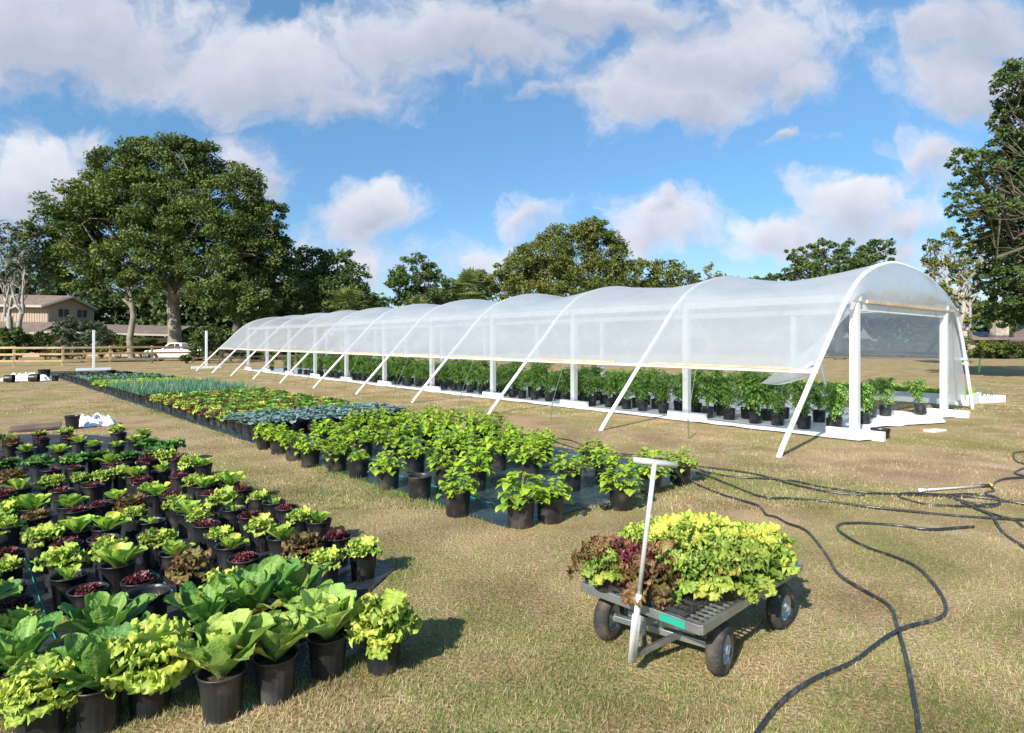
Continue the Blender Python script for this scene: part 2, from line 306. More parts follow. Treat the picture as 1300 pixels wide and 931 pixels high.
LM = dict(
 yellow=leafmat('leaf_yellow_green', (.32,.46,.06), (.46,.57,.10), (.55,.62,.25)),
 red=leafmat('leaf_dark_red', (.15,.06,.045), (.12,.02,.03), (.5,.22,.2), transl=.2, rough=.35, edge_at=.35),
 bronze=leafmat('leaf_bronze', (.25,.30,.06), (.17,.075,.04), (.45,.35,.2), transl=.3, edge_at=.4),
 romaine=leafmat('leaf_romaine', (.24,.41,.05), (.31,.48,.06), (.52,.62,.28)),
 bigrom=leafmat('leaf_deep_green', (.10,.24,.045), (.14,.29,.05), (.42,.52,.22), transl=.28, vein=.9),
 butter=leafmat('leaf_pale_green', (.33,.50,.09), (.42,.57,.13), (.55,.65,.34), vein=.8),
 curly=leafmat('leaf_curly_green', (.07,.18,.035), (.10,.25,.05), (.2,.35,.1), transl=.25),
 kale=leafmat('leaf_blue_green', (.14,.24,.22), (.20,.32,.30), (.42,.5,.4), transl=.2),
 kaley=leafmat('leaf_old_yellow', (.50,.55,.06), (.55,.55,.08), (.6,.6,.25)),
 vine=leafmat('leaf_vine', (.32,.50,.04), (.38,.54,.05), (.36,.5,.1), transl=.4, vein=.15),
 tomato=leafmat('leaf_tomato', (.16,.32,.06), (.23,.41,.08), (.28,.4,.12), transl=.3, island=.4, vein=0),
 onion=leafmat('leaf_onion', (.10,.25,.14), (.17,.32,.2), (.12,.28,.16), transl=.2, vein=0),
 sprout=leafmat('leaf_sprout', (.32,.40,.13), (.45,.46,.2), (.4,.45,.2), vein=0),
)
exec_later = []
# ------------------------------------------------------------------ ground
MATC = [G(655,675), G(890,598), None, None]                       # centre mat front corners
Ac = Vector((-.676,.737,0)); Bc = Vector((.737,.676,0))
CO = G(652,668); CO.z = 0                                          # front-left corner of the middle bed
def CB(a, b, z=0): return CO + Ac*a + Bc*b + Vector((0,0,z))
BL = 41.0; BWD = 3.45
Ta = Vector((-.6406,.768,0)); Tu = Vector((.768,.6405,0)); TO = Vector((4.11,9.47,0)); BAY = 3.66
def T(u, a, z=0): return TO + Tu*u + Ta*a + Vector((0,0,z))
LEFTMAT = [G(506,722), G(440,694), G(372,655), G(318,626), G(262,602), G(216,584), G(190,562), G(120,553), G(-60,552), G(-420,560), G(-420,700), G(-200,900), G(30,905), G(380,862), G(452,832), G(462,790), G(470,755)]
def groundmat():
    m, nt, N, L = newmat('dry_lawn'); out = N('ShaderNodeOutputMaterial'); b = N('ShaderNodeBsdfPrincipled'); L(b.outputs[0], out.inputs[0])
    b.inputs['Roughness'].default_value = .95; b.inputs['Specular IOR Level'].default_value = .1
    tc = N('ShaderNodeTexCoord')
    def noise(sc, det, dist=0):
        n = N('ShaderNodeTexNoise'); n.inputs['Scale'].default_value = sc; n.inputs['Detail'].default_value = det; n.inputs['Distortion'].default_value = dist; L(tc.outputs['Object'], n.inputs['Vector']); return n.outputs['Fac']
    def ramp(f, p0, c0, p1, c1):
        r = N('ShaderNodeValToRGB'); L(f, r.inputs[0]); e = r.color_ramp.elements; e[0].position = p0; e[0].color = c0+(1,); e[1].position = p1; e[1].color = c1+(1,); return r.outputs[0]
    fine = ramp(noise(55, 8), .34, (.14,.085,.05), .68, (.61,.44,.28))
    mid = ramp(noise(1.3, 9, .4), .36, (.22,.14,.072), .66, (.50,.36,.20))
    mx = N('ShaderNodeMix'); mx.data_type = 'RGBA'; mx.inputs[0].default_value = .5; L(fine, mx.inputs[6]); L(mid, mx.inputs[7])
    gn = noise(.42, 6, .6); g2 = noise(9, 6)
    ad = N('ShaderNodeMath'); ad.operation = 'MULTIPLY_ADD'; L(g2, ad.inputs[0]); ad.inputs[1].default_value = .45; L(gn, ad.inputs[2])
    mr = N('ShaderNodeMapRange'); L(ad.outputs[0], mr.inputs[0]); mr.inputs[1].default_value = .66; mr.inputs[2].default_value = .86; mr.inputs[4].default_value = .66
    m2 = N('ShaderNodeMix'); m2.data_type = 'RGBA'; L(mr.outputs[0], m2.inputs[0]); L(mx.outputs[2], m2.inputs[6]); m2.inputs[7].default_value = (.20,.22,.06,1)
    # bare pale sand
    sn = noise(.8, 5, .8); ms = N('ShaderNodeMapRange'); L(sn, ms.inputs[0]); ms.inputs[1].default_value = .60; ms.inputs[2].default_value = .72; ms.inputs[4].default_value = .7
    m3 = N('ShaderNodeMix'); m3.data_type = 'RGBA'; L(ms.outputs[0], m3.inputs[0]); L(m2.outputs[2], m3.inputs[6]); m3.inputs[7].default_value = (.46,.37,.26,1)
    L(m3.outputs[2], b.inputs['Base Color'])
    bp = N('ShaderNodeBump'); bp.inputs['Strength'].default_value = .9; bp.inputs['Distance'].default_value = .03; L(noise(38, 8), bp.inputs['Height']); L(bp.outputs[0], b.inputs['Normal'])
    return m
MT['ground'] = groundmat()
def build_ground():
    mb = MB(); xs = [-1500,-300,-120,-60,-40,-20,0,20,40,60,120,300,1500]; ys = [-1500,-300,-60,-10,0,5,10,20,40,60,90,140,300,1500]
    mb.v = [(x,y,0) for y in ys for x in xs]; n = len(xs)
    for j in range(len(ys)-1):
        for i in range(n-1): mb.f.append((j*n+i, j*n+i+1, (j+1)*n+i+1, (j+1)*n+i)); mb.mi.append(0); mb.uv.append([(0,0)]*4)
    tag(mb.build('ground', MT['ground']), kind='structure')
build_ground()

def inpoly(P, poly):
    c = np.zeros(len(P), bool); n = len(poly)
    for i in range(n):
        x1, y1 = poly[i][0], poly[i][1]; x2, y2 = poly[(i+1)%n][0], poly[(i+1)%n][1]
        t = ((y1 > P[:,1]) != (y2 > P[:,1])); xx = (x2-x1)*(P[:,1]-y1)/((y2-y1) if y2 != y1 else 1e-9)+x1
        c ^= t & (P[:,0] < xx)
    return c
def edist(P, poly):
    d = np.full(len(P), 1e9); n = len(poly)
    for i in range(n):
        a = np.array(poly[i][:2]); b = np.array(poly[(i+1)%n][:2]); ab = b-a; t = np.clip(((P-a)@ab)/(ab@ab), 0, 1); q = a+t[:,None]*ab
        d = np.minimum(d, np.hypot(*(P-q).T))
    return d
CPOLY = [CB(-.05,-.1), CB(-.1,BWD+.1), CB(BL,BWD+.1), CB(BL,-.1)]
TPOLY = [T(2.35,-.3), T(8.6,-.9), T(8.6,37), T(2.35,37)]
MT['grass'] = folmat('lawn_blades', (.27,.19,.10), (.66,.53,.32), (.34,.34,.12), transl=.3, pscale=1.3, rough=.8)
MT['grassg'] = folmat('green_blades', (.12,.17,.04), (.27,.34,.09), (.40,.38,.16), transl=.35, pscale=1.3, rough=.7)
def value_noise(P, s, seed):
    r = np.random.default_rng(seed); T_ = r.random((64,64)); q = P*s+1000; i = np.floor(q).astype(int); f = q-i; f = f*f*(3-2*f)
    g = lambda a, b: T_[(i[:,0]+a) % 64, (i[:,1]+b) % 64]
    return (g(0,0)*(1-f[:,0])+g(1,0)*f[:,0])*(1-f[:,1])+(g(0,1)*(1-f[:,0])+g(1,1)*f[:,0])*f[:,1]
def blades(n, y0, y1, hmin, hmax, wd, seed, lay=.9):
    r = np.random.default_rng(seed)
    Y = (y0**-1 - r.random(n)*(y0**-1-y1**-1))**-1 if y0 > 0 else y0+r.random(n)*(y1-y0)
    X = (r.random(n)*2-1)*(Y*.88+1.2); P = np.stack([X, Y], 1)
    L2 = [p[:2] for p in LEFTMAT]; C2 = [p[:2] for p in CPOLY]; T2 = [p[:2] for p in TPOLY]
    keep = ~(inpoly(P, L2) | inpoly(P, C2) | inpoly(P, T2)); P = P[keep]; n = len(P)
    ed = np.minimum(edist(P, C2), edist(P, L2)); edg = np.clip(1-ed/.28, 0, 1)
    gn = .6*value_noise(P, .5, 1)+.4*value_noise(P, 2.1, 2)
    dens = .10+.9*np.clip((gn-.26)*3.0, 0, 1)*(.35+.65*(value_noise(P, 7.0, 4) > .38))+edg; k = r.random(n) < dens; P = P[k]; edg = edg[k]; gn = gn[k]; n = len(P)
    ang = r.random(n)*2*PI; H = (hmin+(hmax-hmin)*r.random(n)**1.5)*(1+.9*edg*r.random(n)); tilt = (r.random(n)*lay+.25)*(1-.45*edg)
    W = wd*(.6+.8*r.random(n)); dx = np.cos(ang)*np.sin(tilt)*H; dy = np.sin(ang)*np.sin(tilt)*H; dz = np.cos(tilt)*H*.9
    wa = ang+PI/2+r.normal(size=n)*.6; wx = np.cos(wa)*W/2; wy = np.sin(wa)*W/2
    V = np.zeros((n,3,3)); V[:,0] = np.stack([P[:,0]-wx, P[:,1]-wy, np.full(n,-.002)],1); V[:,1] = np.stack([P[:,0]+wx, P[:,1]+wy, np.full(n,-.002)],1)
    V[:,2] = np.stack([P[:,0]+dx, P[:,1]+dy, dz],1)
    green = r.random(n) < np.clip((gn-.42)*2.2, .08, .7)+edg*.55
    return V, green
def build_grass():
    A = []; B = []
    for (n, y0, y1, h0, h1, wd, sd, lay) in ((400000,2.4,7.5,.014,.050,.0042,1,1.15),(230000,6.5,17,.018,.055,.009,2,1.15),(130000,15,46,.02,.06,.02,3,1.0)):
        V, g = blades(n, y0, y1, h0, h1, wd, sd, lay); A.append(V[~g]); B.append(V[g])
    o = put(quads_mesh('grass', np.concatenate(A), 3, MT['grass']), 'grass'); tag(o, 'short dry straw-coloured grass scattered over the brown field', 'grass', kind='stuff')
    o = put(quads_mesh('grass', np.concatenate(B), 3, MT['grassg']), 'grass'); tag(o, 'green living grass in patches and along the mat edges', 'grass', kind='stuff')
build_grass()

# ------------------------------------------------------------------ leaves
def leaf(mb, o, yaw, th0, th1, L, W, shape='ob', nl=8, nw=4, ruf=0, rf=3, cup=.2, rng=random, tip=0, twist=0):
    o = Vector(o); c = Vector((math.cos(yaw), math.sin(yaw), 0)); sd0 = Vector((-math.sin(yaw), math.cos(yaw), 0))
    p = o.copy(); ph = [rng.random()*6.28 for _ in range(4)]; vs = []; uv = []; side_bend = rng.uniform(-.25,.25)
    for i in range(nl+1):
        t = i/nl; th = th0+(th1-th0)*t**1.2
        yy = side_bend*t*t; tg = (c*math.cos(yy)+sd0*math.sin(yy))*math.cos(th)+Vector((0,0,math.sin(th)))
        if i: p = p+tg*(L/nl)
        sd = sd0*math.cos(yy)-c*math.sin(yy); nn = tg.cross(sd)*-1
        if nn.z < 0 and abs(th) < 1.5: nn = -nn
        if twist: tw = twist*t; sd, nn = sd*math.cos(tw)+nn*math.sin(tw), nn*math.cos(tw)-sd*math.sin(tw)
        if shape == 'ob': wd = W*(.16+.84*t**.8)*math.sqrt(max(0, 1-max(0,(t-.55)/.46)**2.4))
        elif shape == 'fr': wd = W*(.14+.86*t**.65)*math.sqrt(max(.12, 1-max(0,(t-.72)/.3)**2*.88))
        elif shape == 'heart': wd = W*(1.0 if t < .01 else math.sin(PI*min(1, .12+.88*t)**.62)**.8)*(.55 if t < .01 else 1)
        elif shape == 'lance': wd = W*math.sin(PI*min(1,.06+.94*t)**.8)**.9
        elif shape == 'kale': wd = W*(.10+.9*max(0,(t-.22)/.78)**.45)*math.sqrt(max(.04, 1-max(0,(t-.7)/.31)**2)) if t > .22 else W*.07
        for j in range(nw+1):
            s = 2*j/nw-1; m = abs(s)**1.6*min(1, t*1.6)
            edge = max(m, max(0, t-.75)*3.2*min(1,.4+abs(s)))
            r1 = ruf*edge*(math.sin(rf*6.28*t+ph[0]+s*2)+.55*math.sin(rf*9.1*t+ph[1]-s*5)+.7*(t > .7)*math.sin(9*s+ph[2])+.3*math.sin(19*s+ph[1])*(t > .8))
            r2 = ruf*edge*.8*math.sin(rf*8.1*t+ph[3]+s*4)
            vs.append(p+sd*(s*wd+r2*.6*s)+nn*(cup*wd*s*s+r1)+tg*r2*.7); uv.append((j/nw, t))
    fs = [(i*(nw+1)+j, i*(nw+1)+j+1, (i+1)*(nw+1)+j+1, (i+1)*(nw+1)+j) for i in range(nl) for j in range(nw)]
    mb.add(vs, fs, uv)
def frilly(seed, r=.12, h=.11, n=20, ruf=.011, nl=18, nw=8, rf0=4, wk=.40, low=0):
    n = int(n*1.35)
    rg = random.Random(seed); mb = MB()
    for i in range(n):
        k = i/n; yaw = i*2.4+rg.uniform(-.3,.3); th0 = R(12+62*k-low*(1-k)**2+rg.uniform(-8,8)); th1 = th0-R(45-15*k+low*(1-k))
        L = (r*(1.0-.35*k)+h*.35*k)*rg.uniform(.85,1.12); leaf(mb, (math.cos(yaw)*.01, math.sin(yaw)*.01, .0), yaw, th0+R(12), th1, L*(1.15 if low and k < .4 else 1), L*wk, 'fr', nl, nw, ruf*rg.uniform(.8,1.4), rf0*rg.uniform(.75,1.15), .12, rg)
    return mb
def rom(seed, r=.11, n=11, W=.34, up=0, ruf=.003, nl=8, nw=4, cup=.45):
    rg = random.Random(seed); mb = MB()
    for i in range(n):
        k = i/n; yaw = i*2.4+rg.uniform(-.3,.3); th0 = R(38+40*k+up+rg.uniform(-7,7)); th1 = th0-R(28-50*k*.6)
        L = r*(1.1-.35*k)*rg.uniform(.85,1.15); leaf(mb, (math.cos(yaw)*.012, math.sin(yaw)*.012, 0), yaw, th0, th1, L, L*W*rg.uniform(.9,1.1), 'ob', nl, nw, ruf, 2, cup, rg, twist=rg.uniform(-.25,.25))
    return mb
def curly(seed):
    rg = random.Random(seed); mb = MB()
    for i in range(22):
        k = i/22; yaw = i*2.4+rg.uniform(-.3,.3); th0 = R(25+55*k+rg.uniform(-8,8))
        L = .15*(1-.35*k)*rg.uniform(.8,1.15); leaf(mb, (0,0,0), yaw, th0+R(8), th0-R(50), L, L*.42, 'kale', 10, 6, .012, 3.2, .1, rg)
    return mb
def bluekale(seed, nyel=0):
    rg = random.Random(seed); mb = MB()
    for i in range(17):
        k = i/17; yaw = i*2.4+rg.uniform(-.4,.4); th0 = R(28+50*k+rg.uniform(-8,8)); L = .31*(1-.25*k)*rg.uniform(.8,1.1)
        mb.m = 1 if i in (2,7) and nyel else 0
        leaf(mb, (0,0,0), yaw, th0+R(12), th0-R(65), L, L*.24, 'kale', 9, 4, .010, 2.2, .15, rg)
    mb.m = 0; return mb
def vine(seed, big=1.0, n=88):
    rg = random.Random(seed); mb = MB()
    for i in range(n):
        yaw = rg.uniform(0, 6.28); rr = .20*math.sqrt(rg.random())*big; z = (-.02+.30*rg.random()**.7*(1-.62*(rr/.2)**2))*big
        c = Vector((math.cos(yaw)*rr, math.sin(yaw)*rr, z)); L = rg.uniform(.06,.105)*big**.5
        y2 = yaw+rg.uniform(-1,1); th = R(rg.uniform(-5,50))
        leaf(mb, c, y2, th, th-R(60), L, L*.46, 'heart', 5, 4, .002, 2, .25, rg)
        if i % 4 == 0: mb.tube([(math.cos(yaw)*.02, math.sin(yaw)*.02, -.01), (c.x*.6, c.y*.6, z*.7), c], [.0035,.0028,.002], 5, False)
    return mb
def onion(seed, n=26):
    rg = random.Random(seed); mb = MB()
    for i in range(n):
        yaw = rg.uniform(0, 6.28); r0 = .09*math.sqrt(rg.random()); lean = rg.uniform(.05,.5)
        L = rg.uniform(.2,.36); b = Vector((math.cos(yaw)*r0, math.sin(yaw)*r0, -.01)); y2 = yaw+rg.uniform(-.7,.7)
        leaf(mb, b, y2, PI/2-lean*.4, PI/2-lean*2.2, L, .0055, 'lance', 5, 1, 0, 1, 0, rg)
    return mb
def tomato(seed, h=.85, n=900, spread=.42):
    rg = random.Random(seed); mb = MB()
    stems = []
    for s in range(8):
        a = rg.uniform(0, 6.28); top = Vector((math.cos(a)*spread*rg.uniform(.2,.7), math.sin(a)*spread*rg.uniform(.2,.7), h*rg.uniform(.75,1)))
        pts = [Vector((0,0,-.01)), top*.4+Vector((rg.uniform(-.04,.04),rg.uniform(-.04,.04),0)), top*.75, top]; stems.append(pts); mb.tube(pts, [.007,.006,.005,.003], 5, False)
    for i in range(n//6):
        st = rg.choice(stems); t = rg.uniform(.18,1)*3; k = min(2, int(t)); p = st[k].lerp(st[k+1], t-k); yaw = rg.uniform(0,6.28); L = rg.uniform(.10,.20)*(1.15-.4*t/3)
        d = Vector((math.cos(yaw), math.sin(yaw), 0)); th = R(rg.uniform(-10,45)); 
        for q in range(6):
            tt = (q+1)/6; c = p+d*(L*tt)*math.cos(th)+Vector((0,0,L*tt*math.sin(th)-L*.7*tt*tt)); sy = yaw+(1.1 if q % 2 else -1.1)*(0 if q == 5 else 1)
            leaf(mb, c, sy, th-R(20), th-R(70), rg.uniform(.05,.08), .019, 'lance', 3, 2, 0, 1, .3, rg)
    return mb
def sprout(seed, n=9, s=1):
    rg = random.Random(seed); mb = MB()
    for i in range(n):
        yaw = rg.uniform(0,6.28); leaf(mb, (math.cos(yaw)*.04*rg.random(), math.sin(yaw)*.04*rg.random(), 0), yaw, R(rg.uniform(30,70)), R(10), rg.uniform(.06,.11)*s, .02*s, 'ob', 3, 2, 0, 1, .3, rg)
    return mb

# ------------------------------------------------------------------ pots
def ribbed_pot(rt=.105, rb=.082, h=.22, seg=64, ribs=20):
    mb = MB(); f = lambda a, z: 1-(.022*(math.sin(a*ribs) > .1) if .012 < z < h*.80 else 0)
    L_ = lambda t: rb+(rt-rb)*t
    mb.lathe([(.001,.004),(rb*.96,.002),(rb,.008),(L_(.06),.014),(L_(.4),h*.4),(L_(.76),h*.78),(L_(.8)*1.01,h*.81),(L_(.84)*1.035,h*.83),(L_(.95)*1.035,h*.95),(rt*1.07,h*.955),(rt*1.08,h*.985),(rt*1.05,h),(rt*.99,h*.985),(rt*.96,h*.9),(rb*.95,.03),(.001,.028)], seg, rfn=f)
    return mb
def smooth_pot(rt=.135, rb=.118, h=.255, seg=40):
    mb = MB(); L_ = lambda t: rb+(rt-rb)*t
    mb.lathe([(.001,.004),(rb*.97,.002),(rb,.008),(L_(.5),h*.5),(L_(.74),h*.74),(L_(.75)*1.008,h*.745),(L_(.9)*1.008,h*.93),(L_(.9)*1.03,h*.94),(rt*1.03,h*.975),(rt*1.02,h),(rt*.98,h*.99),(rt*.95,h*.9),(rb*.96,.03),(.001,.028)], seg)
    return mb
def soilmb(r, z):
    rg = random.Random(int(r*1e4)); mb = MB(); vs = [(0,0,z+.012)]
    for k in (1,2,3):
        for a in range(16): vs.append((r*k/3*math.cos(a*PI/8), r*k/3*math.sin(a*PI/8), z+rg.uniform(-.006,.012)*(k < 3)-.004*(k == 3)))
    fs = [(0, 1+a, 1+(a+1)%16) for a in range(16)]+[(1+16*k+a, 1+16*(k+1)+a, 1+16*(k+1)+(a+1)%16, 1+16*k+(a+1)%16) for k in (0,1) for a in range(16)]
    mb.add(vs, fs); return mb
ME = {}
ME['ribbed'] = ribbed_pot().mesh('pot', MT['black_pot'], True); ME['rsoil'] = soilmb(.097, .175).mesh('soil', MT['soil'], True)
ME['smooth'] = smooth_pot().mesh('pot', MT['black_pot'], True); ME['ssoil'] = soilmb(.127, .215).mesh('soil', MT['soil'], True)
for n_ in ('ribbed','smooth'):
    pass
def protos(key, fn, mats, k=6):
    ME[key] = [fn(100*i+len(key)).mesh('foliage', mats, True) for i in range(k)]
protos('Y', lambda s: frilly(s, .115, .10, 15), LM['yellow']); protos('R', lambda s: frilly(s+5, .095, .06, 15, .011), LM['red'])
protos('B', lambda s: frilly(s+9, .14, .10, 18, .013), LM['bronze']); protos('O', lambda s: rom(s, .14, 14, .40, 6), LM['romaine'])
protos('o', lambda s: rom(s, .10, 7, .3, 10), LM['romaine']); protos('K', curly, LM['curly'])
protos('BF', lambda s: frilly(s, .22, .26, 30, .016, 36, 16, 6.5, .36), LM['yellow'], 4)
protos('BR', lambda s: rom(s, .26, 17, .25, 2, .007, 14, 8, .32), LM['bigrom'], 4)
protos('BY', lambda s: rom(s, .25, 20, .36, 12, .009, 14, 8, .5), LM['butter'], 4)
protos('V', vine, LM['vine'], 8); protos('KB', lambda s: bluekale(s), LM['kale'], 3); protos('KY', lambda s: bluekale(s, 1), [LM['kale'], LM['kaley']], 2)
protos('N', onion, LM['onion'], 4); protos('TM', tomato, LM['tomato'], 6); protos('S', sprout, LM['sprout'], 3)
protos('SK', lambda s: rom(s, .13, 8, .3), LM['kale'], 3)
LOOK = {'Y':'frilly yellow-green lettuce','R':'dark red leaf lettuce','B':'bronze-edged leaf lettuce','O':'green romaine lettuce','o':'small young romaine lettuce','K':'dark curly kale','BF':'large frilly yellow-green lettuce','BR':'large deep green romaine','BY':'large pale green butterhead lettuce'}
def potted(kind, loc, label, cat, group, name='potted_lettuce', pot='ribbed', rz=None, sc=1, psc=1, tilt=None):
    h = .175 if pot == 'ribbed' else .215
    e = empty(name, loc, 0, label, cat, group)
    if tilt: e.rotation_euler = tilt
    put(ME[pot], 'pot', e, (0,0,0), random.uniform(0,6), psc)
    put(ME['rsoil' if pot == 'ribbed' else 'ssoil'], 'soil', e, (0,0,0), 0, psc)
    if kind: put(random.choice(ME[kind]), 'foliage', e, (0,0,(h+.005)*psc), random.uniform(0,6.28) if rz is None else rz, sc*random.uniform(.9,1.1))
    return e
# ------------------------------------------------------------------ mats
def matsheet(name, poly, m, label, z=.006, step=.12, amp=.006, seed=3):
    bm = bmesh.new(); P = [Vector((p[0], p[1], 0)) for p in poly]
    xs = [p.x for p in P]; ys = [p.y for p in P]
    bm.faces.new([bm.verts.new(p) for p in P])
    def cut(ax, lo, hi, st):
        v = lo+st
        while v < hi:
            no = Vector((1,0,0)) if ax == 0 else Vector((0,1,0)); co = Vector((v,0,0)) if ax == 0 else Vector((0,v,0))
            bmesh.ops.bisect_plane(bm, geom=bm.verts[:]+bm.edges[:]+bm.faces[:], plane_co=co, plane_no=no, clear_inner=False, clear_outer=False); v += st
    cut(0, min(xs), max(xs), step); cut(1, min(ys), max(ys), step)
    rg = np.random.default_rng(seed); pts = np.array([[v.co.x, v.co.y] for v in bm.verts])
    nz = value_noise(pts, 2.2, seed)+.6*value_noise(pts, 6.1, seed+1)
    for v, k in zip(bm.verts, nz): v.co.z = z+amp*k
    bmesh.ops.triangulate(bm, faces=bm.faces[:])
    for f in bm.faces: f.smooth = True
    bm.normal_update()
    if sum(f.normal.z for f in bm.faces) < 0: bmesh.ops.reverse_faces(bm, faces=bm.faces[:])
    me = bpy.data.meshes.new(name); bm.to_mesh(me); bm.free(); me.materials.append(m)
    return tag(put(me, name), label, 'ground mat')
def wob(poly, st=.25, amp=.025, seed=1):
    rg = random.Random(seed); out = []
    for i in range(len(poly)):
        a = Vector(poly[i][:2]); b = Vector(poly[(i+1)%len(poly)][:2]); n = max(1, min(60, int((b-a).length/st)))
        for k in range(n): p = a.lerp(b, k/n); out.append(Vector((p.x+rg.uniform(-amp,amp), p.y+rg.uniform(-amp,amp), 0)))
    return out
lm = matsheet('weed_mat', wob(LEFTMAT, .3), MT['mat_black'], 'black woven weed mat under the ribbed lettuce pots at left', step=.25)
cm = matsheet('weed_mat', wob(CPOLY, .3), MT['mat_green'], 'long dark green weed mat under the middle bed of pots', step=.3, seed=5)
# teal guide thread woven in the left mat
def thread(parent, pts):
    mb = MB(); mb.tube(pts, .0035, 5); mb.build('guide_thread', MT['thread'], parent)
thread(lm, [G(22,690,.018), G(38,723,.018), G(50,760,.018), G(62,792,.018), G(76,822,.018)]); thread(lm, [G(190,722,.018), G(210,741,.018), G(226,757,.018)])
for k in (0, 4): thread(cm, [CB(.1+a*.5, .35+k*.7, .016) for a in range(0, 60, 3)])

# ------------------------------------------------------------------ left bed: pots at the photographed rim centres
LP = """32 573 O;14 556 Y;13 563 B;50 551 Y;53 558 R;84 548 Y;87 556 R;75 573 O;100 561 O;118 566 O;8 590 K;50 590 K;97 587 K;122 583 K;15 606 B;25 620 O;4 628 R;65 597 R;95 594 R;
65 613 Y;78 623 R;105 608 Y;118 617 R;24 643 Y;38 645 O;95 643 O;113 643 R;148 546 Y;152 550 R;148 566 O;172 560 O;182 552 O;196 575 K;215 569 K;190 566 K;165 580 K;140 587 O;
210 581 Y;224 583 R;243 588 Y;258 590 O;146 591 R;186 585 R;155 601 Y;172 604 O;205 598 O;228 605 R;250 613 Y;180 611 R;190 620 Y;200 627 O;148 632 O;126 606 Y;168 642 B;
218 630 R;225 642 Y;246 653 O;258 617 O;279 609 Y;291 614 O;265 627 R;284 635 Y;307 621 R;328 632 Y;296 646 o;318 655 R;348 638 o;364 645 R;248 654 Y;262 666 R;293 693 O;280 680 Y;332 668 Y;357 682 O;
384 658 Y;402 661 O;428 682 R;386 694 B;412 712 Y;461 699 Y;170 652 Y;192 662 o;193 679 R;200 687 Y;222 702 O;243 722 B;150 716 O;140 702 Y;131 684 R;178 737 R;125 671 O;
8 648 Y;46 657 B;4 668 Y;55 682 Y;110 672 O;84 692 R;76 711 Y;88 731 o;8 704 R;4 722 Y;8 745 o;105 646 R;14 766 R;112 749 R;22 800 Y;118 788 Y;188 757 empty;310 709 R;366 722 Y;284 741 Y;
24 846 BR;132 812 BR;188 848 BF;60 880 BF;262 792 BR;322 776 BR;372 770 BR;282 852 BY;350 832 BY;416 806 BY;486 800 BF;120 868 BR;
-14 560 K;-20 585 O;-22 610 Y;-18 640 R;-25 670 O;-30 700 R;-30 735 Y;-40 780 BR;-60 830 BY;2 583 R;-60 600 O;-70 640 Y;-80 690 B;-110 740 O"""
items = []
for s in LP.replace('\n','').split(';'):
    x, y, k = s.split(); p = G(float(x), float(y), .21); items.append([k, Vector((p.x, p.y, 0))])
# pots may touch but not overlap: relax a little
for it in range(30):
    for i in range(len(items)):
        for j in range(i):
            d = items[i][1]-items[j][1]; l = d.length; mn = .212
            if 1e-6 < l < mn: d *= (mn-l)/l*.5; items[i][1] += d; items[j][1] -= d
def rowlabels(items, A, rowgap):
    """row number from the front, place from the right within the row"""
    B = Vector((A.y, -A.x, 0)); rows = {}
    for it in items: rows.setdefault(round((it[1].dot(A))/rowgap), []).append(it)
    res = {}
    for ri, k in enumerate(sorted(rows), 1):
        for ci, it in enumerate(sorted(rows[k], key=lambda q: -q[1].dot(B)), 1): res[id(it)] = (ri, ci)
    return res
Al = Vector((0, 1, 0)); rl = rowlabels(items, Al, .3)
ebig = 0
for it in items:
    k, p = it; ri, ci = rl[id(it)]
    if k == 'empty':
        e = empty('plant_pot', p, 0, 'unplanted ribbed black pot with only pale soil lumps among the lettuces', 'plant pot'); put(ME['ribbed'], 'pot_shell', e, (0,0,0), .3, 1.1)
        put(ME['rsoil'], 'soil', e, (0,0,-.01), 0, 1.1); mb = MB(); rg = random.Random(4)
        for q in range(9): mb.box((rg.uniform(-.05,.05), rg.uniform(-.05,.05), .205), (.022,.016,.014), rg.random()*3)
        mb.build('soil_lump', plain('pale_lump', (.4,.36,.15), .9), e); continue
    lab = '%s in ribbed pot, %s from right, %s row of left bed' % (LOOK[k], ordn(ci), ordn(ri))
    sc = {'BF':1.0,'BR':1.15,'BY':1.22,'Y':1.2,'O':1.08,'K':1.5,'R':1.0,'B':1.08,'o':1.0}[k]*random.uniform(.82,1.12)
    potted(k, p, lab.replace('yellow-green','lime'), 'potted kale' if k == 'K' else 'potted lettuce', 'pots on the left mat', name='potted_kale' if k == 'K' else 'potted_lettuce', sc=sc)

# ------------------------------------------------------------------ middle bed
BEAN = [(661,635,1.15,'V'),(698,630,.9,'V'),(581,623,.95,'V'),(604,596,1,'V'),(724,596,.95,'V'),(631,574,1.05,'V'),(672,583,1.15,'V'),(684,566,1.0,'V'),(564,590,.95,'V'),(428,575,.9,'V'),(455,582,.55,'V'),
 (493,594,1.0,'V'),(533,604,0,None),(527,577,1.05,'V'),(462,560,1.0,'V'),(478,546,1.1,'V'),(525,535,1.15,'V'),(545,548,1.1,'V'),(789,616,.95,'V'),(826,598,1.05,'V'),(863,589,.85,'V'),(752,575,.95,'V'),(768,587,.9,'V'),
 (336,551,.85,'V'),(354,556,.9,'V'),(374,563,.85,'V'),(394,570,.9,'V'),(412,549,1,'V'),(440,545,1.05,'V'),(435,558,.95,'V'),(498,562,1.1,'V'),(585,556,1.1,'V'),(610,548,1.1,'V'),(640,555,1.1,'V'),(660,560,1.1,'V'),(600,570,1,'V'),
 (565,566,1.05,'V'),(570,538,1.15,'V'),(600,536,1.1,'V'),(500,538,1.1,'V'),(480,530,1.05,'V'),(548,528,1.1,'V'),(627,541,1.05,'V'),(515,552,1,'V'),(455,535,1.0,'V'),(690,560,1.0,'V')]
bl = []
for (x, y, s, k) in BEAN: p = G(x, y, .25); bl.append([k, Vector((p.x, p.y, 0)), s])
